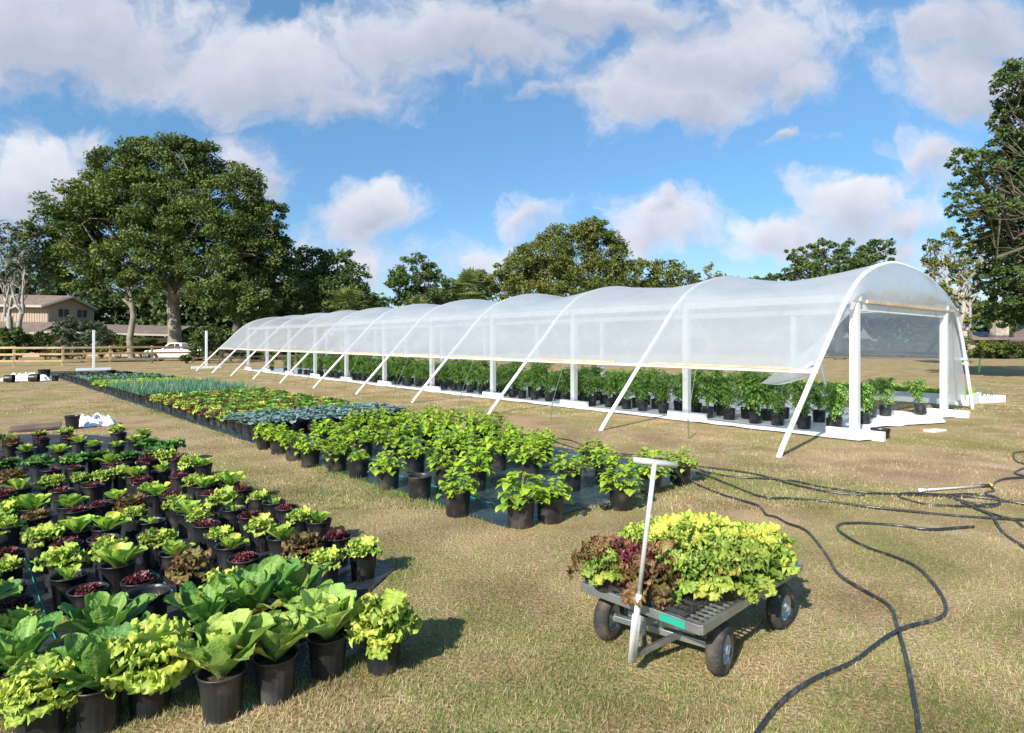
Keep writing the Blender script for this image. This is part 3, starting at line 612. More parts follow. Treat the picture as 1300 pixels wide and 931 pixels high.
for it in range(30):
    for i in range(len(bl)):
        for j in range(i):
            d = bl[i][1]-bl[j][1]; l = d.length
            if 1e-6 < l < .29: d *= (.29-l)/l*.5; bl[i][1] += d; bl[j][1] -= d
rb = rowlabels(bl, Vector((0,1,0)), .42)
for it in bl:
    ri, ci = rb[id(it)]
    if it[0] is None:
        e = empty('plant_pot', it[1], 0, 'empty smooth black pot without any plant at the middle bed edge', 'plant pot'); put(ME['smooth'], 'pot_shell', e, (0,0,0)); continue
    potted('V', it[1], '%sbright green vine in smooth pot, %s from left, %s row of middle bed' % ('short ' if it[2] < .7 else '', ordn(ci), ordn(ri)), 'potted vine', 'leafy vines at the near end of the middle bed', 'potted_vine', 'smooth', sc=it[2])
def grid(a0, a1, sa, sb, kindfn, fn, jit=.03, b0=.16, b1=None, skip=None):
    r = 0; a = a0
    while a < a1:
        r += 1; b = b0; c = 0
        while b < (b1 or BWD-.1):
            c += 1
            if not (skip and skip(a, b)): fn(kindfn(r, c), CB(a+random.uniform(-jit,jit), b+random.uniform(-jit,jit)), r, c)
            b += sb
        a += sa
def mk_kale(k, p, r, c):
    potted(k, p, '%s in pot, %s from left in %s kale row, middle bed' % ('blue-green kale with yellowing leaves' if k == 'KY' else 'arching blue-green kale', ordn(c), ordn(r)), 'potted kale', 'blue-green kale pots in the middle bed', 'potted_kale', 'smooth', sc=.92)
grid(7.15, 8.5, .42, .34, lambda r, c: 'KY' if (r*3+c) % 4 == 1 and c > 3 else 'KB', mk_kale, b0=.2)
protos('OD', lambda s: rom(s, .14, 14, .42, 6, .004), leafmat('leaf_mid_green', (.13,.29,.04), (.18,.36,.05), (.42,.52,.22)), 3); LOOK['OD'] = 'dark green romaine lettuce'
def lk(r, c):
    if r % 4 == 1: return 'Y' if c < 3 else ('OD' if c % 5 else 'Y')
    if r % 4 == 2: return 'B'
    if r % 4 == 3: return 'Y' if c == 1 else ('OD' if c % 3 else 'O')
    return ('R' if c % 3 else 'B') if c < 7 or c % 2 else 'OD'
def mk_let(k, p, r, c):
    potted(k, p, '%s in pot, %s from left in %s lettuce row, middle bed' % (LOOK[k].replace('yellow-green','lime'), ordn(c), ordn(r)), 'potted lettuce', 'lettuce pots in the middle bed', sc={'Y':1.6,'B':1.25,'R':1.6,'O':1.4,'OD':1.5}[k], psc=1.05)
grid(8.85, 15.2, .42, .32, lk, mk_let)
def mk_on(k, p, r, c):
    potted('N', p, 'tuft of blue-green onion tops in pot, %s from left in %s onion row' % (ordn(c), ordn(r)), 'potted onion', 'onion pots in the middle bed', 'potted_onion', sc=1.0)
grid(15.6, 21.4, .42, .34, lambda r, c: 'N', mk_on)
def join_pot(key, pot, soil, fol, h, sc, mats):
    """far pots show no parts in the photo: one mesh"""
    bm = bmesh.new(); me = bpy.data.meshes.new(key)
    for mi, (src, M) in enumerate(((pot, Matrix.Identity(4)), (fol, Matrix.Translation((0,0,h))@Matrix.Scale(sc, 4)))):
        t = src.copy(); t.transform(M); n0 = len(bm.faces); bm.from_mesh(t); bm.faces.ensure_lookup_table()
        for f in bm.faces[n0:]: f.material_index = mi
        bpy.data.meshes.remove(t)
    bm.to_mesh(me); bm.free(); me.materials.append(MT['black_pot']); me.materials.append(mats); return me
lowpot = smooth_pot(.11,.09,.21,14).mesh('pot', MT['black_pot'], True)
ME['FY'] = [join_pot('potted_lettuce', lowpot, None, m, .17, 1.6, LM['yellow']) for m in ME['Y'][:2]]
ME['FK'] = [join_pot('potted_kale', lowpot, None, m, .17, 1.5, LM['curly'] if i else LM['kale']) for i, m in enumerate([ME['SK'][0], ME['K'][1], ME['SK'][2]])]
ME['FS'] = [join_pot('potted_seedling', lowpot, None, m, .17, 1.2, LM['sprout']) for m in ME['S']]
def mk_far(key, name, look, cat, group):
    def f(k, p, r, c):
        tag(put(random.choice(ME[key]), name, None, p, random.random()*6, random.uniform(.92,1.08)), '%s, %s from left in %s such row, far bed' % (look, ordn(c), ordn(r)), cat, group)
    return f
grid(21.8, 23.6, .42, .34, lambda r, c: 0, mk_far('FY', 'potted_lettuce', 'lime lettuce in black pot', 'potted lettuce', 'lime lettuces beyond the onions'))
grid(24.0, 28.6, .45, .36, lambda r, c: 0, mk_far('FK', 'potted_kale', 'dark kale in black pot', 'potted kale', 'dark kale pots beyond the lime lettuces'))
grid(29.0, 34.5, .5, .4, lambda r, c: 0, mk_far('FS', 'potted_seedling', 'pale seedling in black pot', 'potted seedling', 'pale seedlings at the far end'))
bigpot = smooth_pot(.2,.17,.36,20).mesh('plant_pot', MT['black_pot'], True)
for i, (x, y, s) in enumerate([(56,481,1.25),(141,479,1.0),(162,481,.95),(176,482,.9),(200,484,.9),(70,484,.7)]):
    tag(put(bigpot, 'plant_pot', None, G(x, y), 0, s), ['large empty black pot at far left tip of middle bed','empty black pot behind the pale seedlings, left of its kind','second empty black pot behind the pale seedlings','third empty black pot behind the pale seedlings','rightmost empty black pot behind the dark kale','small empty black pot beside the large one at the far tip'][i], 'plant pot', 'empty pots at the far end')
# little tray of cells on the mat
e = empty('seedling_tray', G(768,648), .5, 'small black seedling cell tray lying on the mat beside pots', 'seedling tray')
mb = MB()
for i in range(4):
    for j in range(2): mb.lathe([(.001,.0),(.018,.0),(.028,.05),(.03,.052),(.026,.05),(.016,.01),(.001,.01)], 12, c=(i*.062, j*.062, 0))
mb.build('cells', MT['tray'], e, True); sprout(3, 8, .4).build('sprouts', LM['vine'], e, True, loc=(.1,.03,.05))
# ------------------------------------------------------------------ hoop greenhouse
PROF = [(0,0),(.7,.72),(1.366,1.40),(1.9,1.93),(2.42,2.46),(3.0,2.90),(3.6,3.16),(4.39,3.34),(5.19,3.39),(6.38,3.31),(7.35,3.13),(8.3,2.84),(9.02,2.40),(9.5,1.85),(9.85,1.2),(10.2,.5),(10.44,0)]
def prof(n=60):
    out = []; P = [Vector((a,b)) for a, b in PROF]
    for i in range(len(P)-1):
        p0 = P[max(0,i-1)]; p1 = P[i]; p2 = P[i+1]; p3 = P[min(len(P)-1,i+2)]
        for k in range(5):
            t = k/5; out.append(.5*((2*p1)+(-p0+p2)*t+(2*p0-5*p1+4*p2-p3)*t*t+(-p0+3*p1-3*p2+p3)*t**3))
    out.append(P[-1]); return out
PR = prof()
def GZ(a): return .14*(1-math.exp(-a/7))*(1 if a < 40 else 1)      # the far footings stand slightly proud
NB = 10
gh = empty('hoop_greenhouse', T(5.2, 18), 0, 'long white hoop greenhouse covered in translucent film on white posts', 'greenhouse')
ghinv = Matrix.Translation(-gh.location)
def gp(mb, name, mat, smooth=False):
    me = mb.mesh(name, mat, smooth); me.transform(ghinv); return put(me, name, gh)
for k in range(NB+1):
    mb = MB(); mb.tube([T(p.x, k*BAY, p.y-.03 if i in (0, len(PR)-1) else p.y) for i, p in enumerate(PR)], .042, 10); gp(mb, 'hoop', MT['pipe'], True)
for k in range(NB+1):
    for u in (2.88, 8.07):
        mb = MB(); a = k*BAY*.985; mb.box(T(u, a, 1.31), (.14,.14,2.41), rz=math.atan2(Tu.y, Tu.x)); o = gp(mb, 'post', MT['white']); bevel(o, .006)
        mb = MB(); mb.box(T(u, a, .085), (.10,1.0,.17), rz=math.atan2(Tu.y, Tu.x))
        me = mb.mesh('foot', MT['white']); me.transform(ghinv); f = put(me, 'foot', o); bevel(f, .006)
for u in (2.88, 8.07):
    mb = MB(); mb.bar(T(u+(.03 if u < 5 else -.03), -.1, 2.595), T(u+(.03 if u < 5 else -.03), NB*BAY*.985+.1, 2.60), .10, .15); bevel(gp(mb, 'header_beam', MT['white']), .006)
mb = MB(); mb.bar(T(2.95, 0, 2.43), T(8.0, 0, 2.43), .06, .16); bevel(gp(mb, 'cross_beam', MT['white']), .005)
mb = MB(); mb.bar(T(3.25, -.07, 2.53), T(8.6, -.07, 2.52), .04, .06); bevel(gp(mb, 'end_batten', MT['batten']), .004)
uL = 1.26; zL = 1.30; uR = 9.78; zR = 1.36
for (u, z) in ((uL, zL), (uR, zR)):
    mb = MB(); mb.tube([T(u-.02, -.05, z-.03), T(u-.02, NB*BAY, z+.05)], .032, 8); gp(mb, 'side_rail', MT['pipe'], True)
    for k in range(NB):
        mb = MB(); g0 = .35+.3*((k*7)%3); mb.bar(T(u-.045, k*BAY+g0, z+.02+.008*k), T(u-.045, (k+1)*BAY-.3, z+.028+.008*k), .03, .045); gp(mb, 'side_batten', MT['batten'])
# film: hangs between the hoops and sags a little between each pair
ci = [p for p in PR if p.x >= 1.2 and not (p.x > 9.83)]
def film_pt(s, a):
    q = s*(len(ci)-1); i = min(len(ci)-2, int(q)); p = ci[i].lerp(ci[i+1], q-i); t = (ci[min(len(ci)-1,i+1)]-ci[max(0,i-1)]).normalized(); n = Vector((t.y, -t.x))
    f = (a/BAY) % 1; sag = math.sin(PI*f)**.85*(max(0, math.sin(PI*min(1,max(0,(s-.12)/.80))))**1.1)*(.21+.05*math.sin(a*.7))
    wr = .012*math.sin(7*s*math.pi+a*2.1)*math.sin(PI*f); off = .046
    return T(p.x+n.x*(sag-off+wr), a, p.y+n.y*(sag-off+wr))
mb = MB(); mb.sheet(lambda u, v: film_pt(v, u*NB*BAY*.9999), NB*16, 46); gp(mb, 'film_cover', MT['film'], True)
# near gable: film folded down to the batten, gathered flaps at both sides
def plz(u, z, off=0): return T(u, off, z)
def gable(s, t):
    u = 2.42+(9.05-2.42)*s; top = np.interp(u, [p.x for p in PR], [p.y for p in PR])
    bot = 2.50 if u > 3.1 else 2.50-.0*(3.1-u); z = bot+(top-bot)*t
    return T(u, -.05-.07*math.sin(t*PI)*(.8+.2*math.sin(s*9+2))-.006*math.sin(s*31+t*4+2*math.sin(s*7)), z)
mb = MB(); mb.sheet(gable, 90, 8); gp(mb, 'gable_film', MT['film'], True)
def lflap(s, t):
    # left corner flap: from the hoop between z 2.5 and the rail, swept back inside to the rail end
    i = 1-t; u0 = np.interp(2.5-(2.5-1.25)*s, [p[1] for p in PROF[:6]], [p[0] for p in PROF[:6]]); z0 = 2.5-1.25*s
    u1 = 2.95-1.2*s; z1 = 2.45-1.45*s**1.3; a1 = .25+1.0*s
    return T(u0+(u1-u0)*t, a1*t*s+.03*math.sin(s*18+t*6), z0+(z1-z0)*t-.1*math.sin(t*PI))
mb = MB(); mb.sheet(lflap, 24, 12); gp(mb, 'corner_flap', MT['film'], True)
def rflap(s, t):
    z = 2.5-2.25*s; uh = np.interp(-z, [-p[1] for p in PROF[8:]], [p[0] for p in PROF[8:]])
    u = (8.25+.9*s+.35*s*math.sin(s*9)*.3)+(uh-.05-(8.25+.9*s))*t
    return T(u, .05+.12*math.sin(t*9+s*3)*(.3+.7*s)+.15*s, z)
mb = MB(); mb.sheet(rflap, 26, 14); gp(mb, 'corner_flap', MT['film'], True)
# drooping film edge roll inside near corner
mb = MB(); mb.bar(T(1.2,.02,1.42), T(1.35,.25,1.30), .03,.05); gp(mb, 'corner_brace', MT['pipe'])
for k in range(NB):
    a = 1.92+k*BAY; z = 0
    mb = MB(); mb.tube([T(.42, a-.03, -.02), T(.62, a+.12, .36)], .011, 6); st = gp(mb, 'guy_stake', MT['green_stake'])
    mb = MB(); mb.tube([T(.62, a+.12, .36), T(1.24, a+.35, 1.30)], .004, 5); gp(mb, 'guy_rope', MT['rope'])
gs = matsheet('ground_cloth', wob([T(2.5,-.25), T(3.4,-.35), T(4.6,.25), T(5.8,-.15), T(6.6,-.45), T(7.6,-.1), T(8.2,-.25), T(8.35,6), T(8.3,36.5), T(2.45,36.5), T(2.4,20), T(2.42,8)], .3, .04), MT['sheet_white'], 'wrinkled white ground cloth on the floor of the hoop greenhouse', step=.35, amp=.02, seed=9)
gs['category'] = 'ground cloth'
# tomatoes
TOMS = [(3.35,.55),(3.6,1.45),(3.25,2.1),(3.85,.95)]
idx = 0
def tom(u, a, row, c, s=1, tilt=None):
    p = T(u, a); p.z = .02
    potted('TM', p, 'tomato plant in black pot, %s from the entrance in %s greenhouse row' % (ordn(c), row), 'potted tomato', 'tomato plants in the greenhouse', 'potted_tomato', 'smooth', sc=s, tilt=tilt)
for row, u, a0, a1, st in (('left', 3.35, .5, 28.5, .58), ('second', 3.95, .9, 28, .62), ('third', 4.6, 1.4, 26, .8)):
    a = a0; c = 0
    while a < a1:
        c += 1; tom(u+random.uniform(-.08,.08), a+random.uniform(-.1,.1), row, c, random.uniform(.72,1.22)*(1.0 if a > 2 else .8)); a += st
for c, a in enumerate((30.2, 31.1, 33.5), 1): tom(3.5, a, 'far left', c, .85)
for c, (px, py, s) in enumerate([(1105,530,.85),(1124,528,.9),(1097,538,.8)], 1):
    p = G(px, py, .02); potted('TM', p, 'tomato plant in black pot just inside the entrance gap, %s of three' % ['rightmost but one','rightmost','nearest'][c-1], 'potted tomato', 'tomato plants in the greenhouse', 'potted_tomato', 'smooth', sc=s)
p = G(1170, 526, .04); potted('TM', p, 'tilted black pot with a leggy tomato plant by the right entrance post', 'potted tomato', 'tomato plants in the greenhouse', 'potted_tomato', 'smooth', sc=.8, tilt=(R(-9),R(-7),0))
e = empty('plant_pot', G(1110,551)+Vector((0,0,.0)), 0, 'empty black pot lying beside the front left foot of the greenhouse', 'plant pot')
e.rotation_euler = (0, 0, .4); put(ME['smooth'], 'pot_shell', e, (0,0,0), 0, (1.2,1.2,.62)); e.location = T(3.3,-.28,.015)
mb = MB(); mb.box((0,0,.02), (.42,.22,.04)); o = mb.build('concrete_slab', plain('pale_slab', (.62,.60,.57), .8, .1, 8)); o.location = G(1187,548); o.rotation_euler = (0,0,.5); bevel(o,.006); tag(o, 'thin pale slab lying on the grass before the greenhouse entrance', 'slab')
mb = MB(); mb.box((0,0,.02), (.1,.16,.05)); o = mb.build('brick', plain('orange_brick', (.55,.25,.12), .8, .1, 8)); o.location = G(1173,547); tag(o, 'small orange brick piece beside the pale slab on the grass', 'brick')
# raised seedling bed to the right
rbd = empty('raised_bed', T(10.6, 8), 0, 'long white raised bed full of lime green seedlings beyond the greenhouse', 'raised bed')
def rbuild(mb, n, m, s=False): me = mb.mesh(n, m, s); me.transform(Matrix.Translation(-rbd.location)); return put(me, n, rbd)
u0, u1, a0, a1 = 11.4, 12.7, .35, 16
for (A, B) in ((T(u0,a0,.15), T(u0,a1,.15)), (T(u1,a0,.15), T(u1,a1,.15)), (T(u0,a0,.15), T(u1,a0,.15)), (T(u0,a1,.15), T(u1,a1,.15))):
    mb = MB(); mb.bar(A, B, .05, .30); bevel(rbuild(mb, 'side_board', MT['white']), .005)
mb = MB(); mb.add([T(u0,a0,.26),T(u1,a0,.26),T(u1,a1,.26),T(u0,a1,.26)], [(0,1,2,3)]); rbuild(mb, 'soil', MT['soil'])
rg = np.random.default_rng(5); n = 12000; uu = u0+.06+rg.random(n)*(u1-u0-.12); aa = a0+.08+rg.random(n)*(a1-a0-.16)
c = np.outer(np.ones(n), np.array(TO))+np.outer(uu, np.array(Tu))+np.outer(aa, np.array(Ta)); c[:,2] = .26+rg.random(n)*.12
d1 = rg.normal(size=(n,3))*.045; d2 = rg.normal(size=(n,3))*.035; V = np.stack([c-d1, c-d2, c+d1, c+d2], 1)
me = quads_mesh('seedlings', V, 4, MT.setdefault('seedl', folmat('bed_seedlings', (.20,.34,.04), (.34,.50,.06), transl=.35, pscale=2))); me.transform(Matrix.Translation(-rbd.location)); tag(put(me, 'seedlings', rbd), kind='stuff')
e2 = empty('raised_bed', G(1247,512), 0, 'short white board frame of thin green shoots at the far right corner', 'raised bed')
mb = MB(); c0 = Vector((0,0,0)); 
for (A, B) in (((0,0,.1),(.9,.3,.1)),((0,0,.1),(-.6,.8,.1)),((.9,.3,.1),(.3,1.1,.1)),((-.6,.8,.1),(.3,1.1,.1))): mb.bar(A, B, .04, .2)
mb.build('frame_board', MT['white'], e2)
mbb = MB(); rg = random.Random(2)
for i in range(160):
    q = Vector((.05,.1,.05))+Vector((.85,.28,0))*rg.random()+Vector((-.56,.75,0))*rg.random(); leaf(mbb, q, rg.uniform(0,6), 1.5, 1.1, rg.uniform(.15,.35), .008, 'lance', 3, 1, 0, 1, 0, rg)
mbb.build('shoots', LM['onion'], e2, True)

# ------------------------------------------------------------------ posts of the next tunnel, fence, stake
def tpost(px, py, lab):
    b = G(px, py); e = empty('marker_post', b, 0, lab, 'post', 'white posts standing alone left of the greenhouse')
    mb = MB(); mb.box((0,0,1.33), (.13,.13,2.34), rz=.7); bevel(mb.build('post', MT['white'], e), .006)
    mb = MB(); mb.box((0,0,.08), (1.8,.12,.16), rz=math.atan2(Tu.y,Tu.x)); bevel(mb.build('foot', MT['white'], e), .006)
tpost(119, 470.5, 'lone white post on a white foot behind the far bed, left one of two')
tpost(262, 468, 'lone white post on a white foot beside the far end hoop')
f0 = Vector((-36.6,44.7,0)); f1 = Vector((-27.6,53.2,0)); fd = (f1-f0)/4
# spacing measured from four posts between px 18 and px 245
def fpost(i): return G([18,80,140,193,245][i], [465.2,464.4,463,461.6,460.2][i]) if 0 <= i < 5 else (f0+ (G(80,464.4)-G(18,465.2))*i if i < 0 else G(245,460.2)+(G(245,460.2)-G(193,461.6)).normalized()*3.4*(i-4))
fen = empty('wooden_fence', fpost(0), 0, 'three rail raw wood fence between the field and the trees', 'fence')
fi = Matrix.Translation(-fen.location)
def fb(mb, n, m): me = mb.mesh(n, m); me.transform(fi); o = put(me, n, fen); bevel(o, .008); return o
for i in range(-5, 9):
    p = fpost(i); mb = MB(); mb.box(p+Vector((0,0,.72)), (.15,.13,1.5), rz=.8+.02*i); fb(mb, 'post', MT['fence'])
    if i < 8:
        q = fpost(i+1); t = (q-p).normalized(); nn = Vector((t.y,-t.x,0))*.09
        for z in (.38,.86,1.33): mb = MB(); mb.bar(p+nn+Vector((0,0,z+random.uniform(-.02,.02))), q+nn+Vector((0,0,z+random.uniform(-.02,.02))), .04, .15); fb(mb, 'rail', MT['fence'])
b = G(1243,473); mb = MB(); mb.bar(b, b+Vector((.05,0,.78)), .05, .09, up=(0,1,0)); o = mb.build('marker_stake', MT['lime']); tag(o, 'bright lime green stake standing in the field at far right', 'stake')

# ------------------------------------------------------------------ debris by the beds
def crumple(name, loc, size, seed, label, cat):
    rg = random.Random(seed); mb = MB()
    for k in range(20):
        a = rg.uniform(0,6.28); c = Vector((math.cos(a)*size[0]*.3*rg.random(), math.sin(a)*size[1]*.3*rg.random(), 0)); h = rg.uniform(.35,1)*size[2]; yaw = rg.gauss(0,.6); L = size[0]*rg.uniform(.3,.6)
        ph = rg.random()*6
        def fn(u, v):
            x = (u-.5)*L; y = (v-.5)*L*.6+.05*math.sin(u*7+ph); e_ = math.sin(PI*u)**.6*math.sin(PI*v)**.8
            return c+Vector((math.cos(yaw)*x-math.sin(yaw)*y, math.sin(yaw)*x+math.cos(yaw)*y, .004+max(0, h*e_*(.6+.25*math.sin(u*13+ph+v*5)+.22*math.sin(u*5+v*19+ph*2))+rg.uniform(-.02,.02))))
        mb.sheet(fn, 18, 12)
    o = mb.build(name, MT['wrap'], None, False, loc); return tag(o, label, cat)
crumple('plastic_sheeting', G(124,540), (.95,.7,.28), 3, 'crumpled heap of white plastic sheeting behind the left bed', 'plastic sheeting')
crumple('plastic_sheeting', G(35,483), (2.4,1.0,.38), 5, 'long white bundle of plastic lying on the field at far left', 'plastic sheeting')
mb = MB(); p = G(12,549); q = G(78,545); mb.bar(p+Vector((0,0,.05)), q+Vector((0,0,.09)), .30, .05, up=(0,-.25,1)); 
o = mb.build('timber_plank', MT['plank']); bevel(o,.004); tag(o, 'weathered grey plank lying behind the left bed', 'plank')
e = empty('plant_pot', G(92,545), 0, 'black pot stood at the plank end by the white plastic heap', 'plant pot'); put(ME['ribbed'], 'pot_shell', e, (0,0,0), 0, 1.25)
for (x, y, r, lb) in ((11,486,1.3,'black pot lying on its side left of the white bundle'),(42,485,1.4,'black pot lying on its side right of the white bundle')):
    e = empty('plant_pot', G(x,y)+Vector((0,0,.18)), 0, lb, 'plant pot'); e.rotation_euler = (0, R(90), .3); put(ME['smooth'], 'pot_shell', e, (0,0,-.15), 0, r)

# ------------------------------------------------------------------ hoses
def hose(name, pts, label, r=.0122, ends=True):
    P = [G(x, y, .016) for x, y in pts]; out = []; rg = random.Random(len(pts)*7+int(pts[0][0]))
    for i in range(len(P)-1):
        p0 = P[max(0,i-1)]; p1 = P[i]; p2 = P[i+1]; p3 = P[min(len(P)-1,i+2)]; n = max(3, min(14, int((p2-p1).length/.06)))
        for k in range(n):
            t = k/n; q = .5*((2*p1)+(-p0+p2)*t+(2*p0-5*p1+4*p2-p3)*t*t+(-p0+3*p1-3*p2+p3)*t**3); q.z = .018+.006*math.sin(len(out)*.35); out.append(q)
    out.append(P[-1]); mb = MB(); mb.tube(out, r, 8); o = mb.build(name, MT['hose'], None, True); return tag(o, label, 'hose', 'garden hoses on the lawn')
hose('garden_hose', [(884,600),(926,615),(969,632),(1000,633),(1049,636),(1108,645),(1197,653),(1255,658),(1300,661),(1360,664)], 'thin black hose crossing the lawn straight to the right edge')
hose('garden_hose', [(872,606),(884,615),(915,627),(942,636),(963,643),(972,653),(985,656),(1001,665),(1023,674),(1049,704),(1065,730),(1095,750),(1128,769),(1139,795),(1151,840),(1160,885),(1172,960)], 'black hose winding from behind the cart down to the bottom edge')
hose('garden_hose', [(1236,669),(1183,673),(1141,667),(1095,664),(1067,666),(1064,673),(1079,684),(1105,696),(1131,705),(1160,718),(1180,736),(1197,759),(1201,774),(1193,784),(1170,792),(1144,800),(1115,817),(1082,840),(1035,862),(985,900),(930,975)], 'black hose making the large hairpin bend right of the cart')
hose('garden_hose', [(868,590),(900,600),(940,606),(1000,610),(1049,619),(1098,626),(1141,628),(1210,630),(1249,633),(1300,640),(1360,646)], 'black hose lying farthest back across the lawn towards the right')
hose('garden_hose', [(1268,641),(1249,644),(1183,641),(1150,634),(1140,630),(1150,627),(1196,628),(1229,627),(1259,630),(1270,636),(1266,641),(1240,640),(1216,634),(1196,629)], 'looped black hose coiled flat on the lawn at right')
hose('garden_hose', [(1205,629),(1216,635),(1236,645),(1262,653),(1288,660),(1300,669),(1330,685)], 'short black hose slanting out of the flat coil')
hose('garden_hose', [(1236,645),(1259,655),(1265,664),(1275,677),(1300,695),(1340,720)], 'black hose curving to the lower right edge below the coil')
hose('garden_hose', [(1340,566),(1300,573),(1288,575),(1287,580),(1291,586),(1305,592),(1288,600),(1302,606),(1272,609),(1259,617),(1262,623),(1251,626)], 'tangled black hose at the right edge beside the watering wand')
hose('garden_hose', [(540,523),(585,530),(640,545),(700,560),(745,572),(800,577),(868,590)], 'black hose half hidden behind the middle bed', .012)
hose('garden_hose', [(660,556),(720,558),(760,576),(815,580),(884,592),(960,602),(1000,614),(1049,624),(1098,629)], 'second black hose just in front of the farthest one', .012)
e = empty('watering_wand', G(1177,622), 0, 'grey metal watering wand with yellow fitting lying on the lawn', 'watering wand')
L0 = G(1177,622,.03)-e.location; L1 = G(1246,617,.03)-e.location; mb = MB(); mb.tube([L0, L1], .011, 8); mb.build('wand_tube', MT['galv'], e, True)
mb = MB(); mb.tube([L0-(L1-L0).normalized()*.12, L0], [.022,.013], 10); mb.build('nozzle', MT['white'], e, True)
mb = MB(); mb.tube([L1, L1+(L1-L0).normalized()*.12], .02, 10); mb.build('grip', MT['tray'], e, True)
mb = MB(); d = (L1-L0).normalized(); mb.tube([L1+d*.12, L1+d*.17], [.026,.022], 10); mb.build('fitting', MT['brass'], e, True)

# ------------------------------------------------------------------ cart
WD = Vector((.69,-.72,0)).normalized(); LD = Vector((.72,.69,0)).normalized()
CO_ = Vector((.414,3.60,0))                                          # front-left deck corner on the ground plan
cart = empty('garden_cart', CO_+WD*.38+LD*.6, 0, 'flat grey steel garden cart with four rubber tyres and T handle', 'cart')
def K(w_, l, z): return CO_+WD*w_+LD*l+Vector((0,0,z))
ci_ = Matrix.Translation(-cart.location)
def cb(mb, n, m, parent=None, smooth=False, bv=0):
    me = mb.mesh(n, m, smooth); me.transform(ci_); o = put(me, n, parent or cart)
    if bv: bevel(o, bv)
    return o
DW, DL, DZ = .76, 1.26, .345
mb = MB()
for A, B in ((K(0,0,DZ), K(DW,0,DZ)), (K(0,DL,DZ), K(DW,DL,DZ)), (K(0,0,DZ), K(0,DL,DZ)), (K(DW,0,DZ), K(DW,DL,DZ))): mb.bar(A, B, .022, .05)
cb(mb, 'deck_frame', MT['steel'], bv=.003)
mb = MB()
for i in range(1, 26): mb.bar(K(0,DL*i/26,DZ+.012), K(DW,DL*i/26,DZ+.012), .006, .012)
for i in range(1, 15): mb.bar(K(DW*i/15,0,DZ+.004), K(DW*i/15,DL,DZ+.004), .006, .012)
cb(mb, 'deck_mesh', MT['steel'])
mb = MB(); mb.bar(K(.53,-.0135,DZ), K(.68,-.0135,DZ), .003, .036); cb(mb, 'sticker', MT['teal'])
# under frame
mb = MB(); mb.bar(K(DW/2,.05,.25), K(DW/2,DL-.1,.25), .05, .05); mb.bar(K(DW/2-.15,.1,.30), K(DW/2-.15,DL-.05,.30), .03,.04); mb.bar(K(DW/2+.15,.1,.30), K(DW/2+.15,DL-.05,.30), .03,.04); cb(mb, 'chassis', MT['steel'], bv=.003)
axc = K(DW/2,.24,.135); ad = Vector((.81,-.585,0)).normalized(); af = Vector((-ad.y, ad.x, 0)); 
mb = MB(); mb.bar(axc-ad*.29, axc+ad*.29, .035, .035); mb.bar(axc+Vector((0,0,.05))-ad*.2, axc+Vector((0,0,.05))+ad*.2, .03,.03); mb.tube([axc, axc+Vector((0,0,.2))], .022, 10)
mb.bar(axc+ad*.12+Vector((0,0,.02)), axc-af*.22+Vector((0,0,-.02)), .025,.03); mb.bar(axc-ad*.12+Vector((0,0,.02)), axc-af*.22+Vector((0,0,-.02)), .025,.03)
cb(mb, 'front_axle', MT['steel'], bv=.003)
rxc = K(DW/2,1.06,.135); mb = MB(); mb.bar(rxc-WD*.29, rxc+WD*.29, .035, .035); mb.bar(rxc+WD*.2+Vector((0,0,.02)), rxc+WD*.2+Vector((0,0,.2)), .03,.03, up=(0,1,0)); mb.bar(rxc-WD*.2+Vector((0,0,.02)), rxc-WD*.2+Vector((0,0,.2)), .03,.03, up=(0,1,0)); cb(mb, 'rear_axle', MT['steel'], bv=.003)
def wheel(c, ax):
    q = ax.to_track_quat('Z', 'Y').to_matrix(); mb = MB(); rr = .14
    prof_ = [(.074,-.034),(.085,-.043),(.105,-.046),(.122,-.040),(.132,-.026),(rr,-.012),(rr,.012),(.132,.026),(.122,.040),(.105,.046),(.085,.043),(.074,.034)]
    mb.lathe(prof_, 96, c, rfn=lambda a, z: 1-(.022 if (abs(z) < .041 and math.sin(a*32+(1.6 if z > 0 else 0)) > .1) else 0), M=q); w_ = cb(mb, 'wheel', MT['rubber'], smooth=True)
    mb = MB(); mb.lathe([(.001,.02),(.02,.045),(.024,.045),(.026,.012),(.058,.008),(.066,.022),(.072,.034),(.078,.036),(.076,.028),(.074,.0),(.076,-.028),(.078,-.036),(.072,-.034),(.066,-.022),(.058,-.008),(.026,-.012),(.024,-.045),(.02,-.045),(.001,-.02)], 28, c, M=q); cb(mb, 'rim', MT['rim'], w_, smooth=True)
wheel(axc+ad*.33, ad); wheel(axc-ad*.33, -ad); wheel(rxc+WD*.33, WD); wheel(rxc-WD*.33, -WD)
hb = G(801,829,.06); hb = Vector((.632,3.24,.12)); ht = AT(831,588,3.13)
mb = MB(); mb.bar(axc-af*.18+Vector((0,0,-.02)), hb, .035,.03); cb(mb, 'tongue', MT['steel'], bv=.003)
mb = MB(); mb.tube([hb, hb.lerp(ht,.33)], .016, 10); mb.bar(hb-Vector((0,0,.03)), hb.lerp(ht,.22), .045,.02, up=(0,1,0)); mb.tube([hb.lerp(ht,.3), ht], .0125, 10); hd = cb(mb, 'handle', MT['galv'], smooth=True)
g0 = AT(804,584,3.12); g1 = AT(859,590.5,3.15); mb = MB(); mb.tube([g0, g1], .0155, 12); cb(mb, 'grip', MT['galv'], hd, smooth=True)
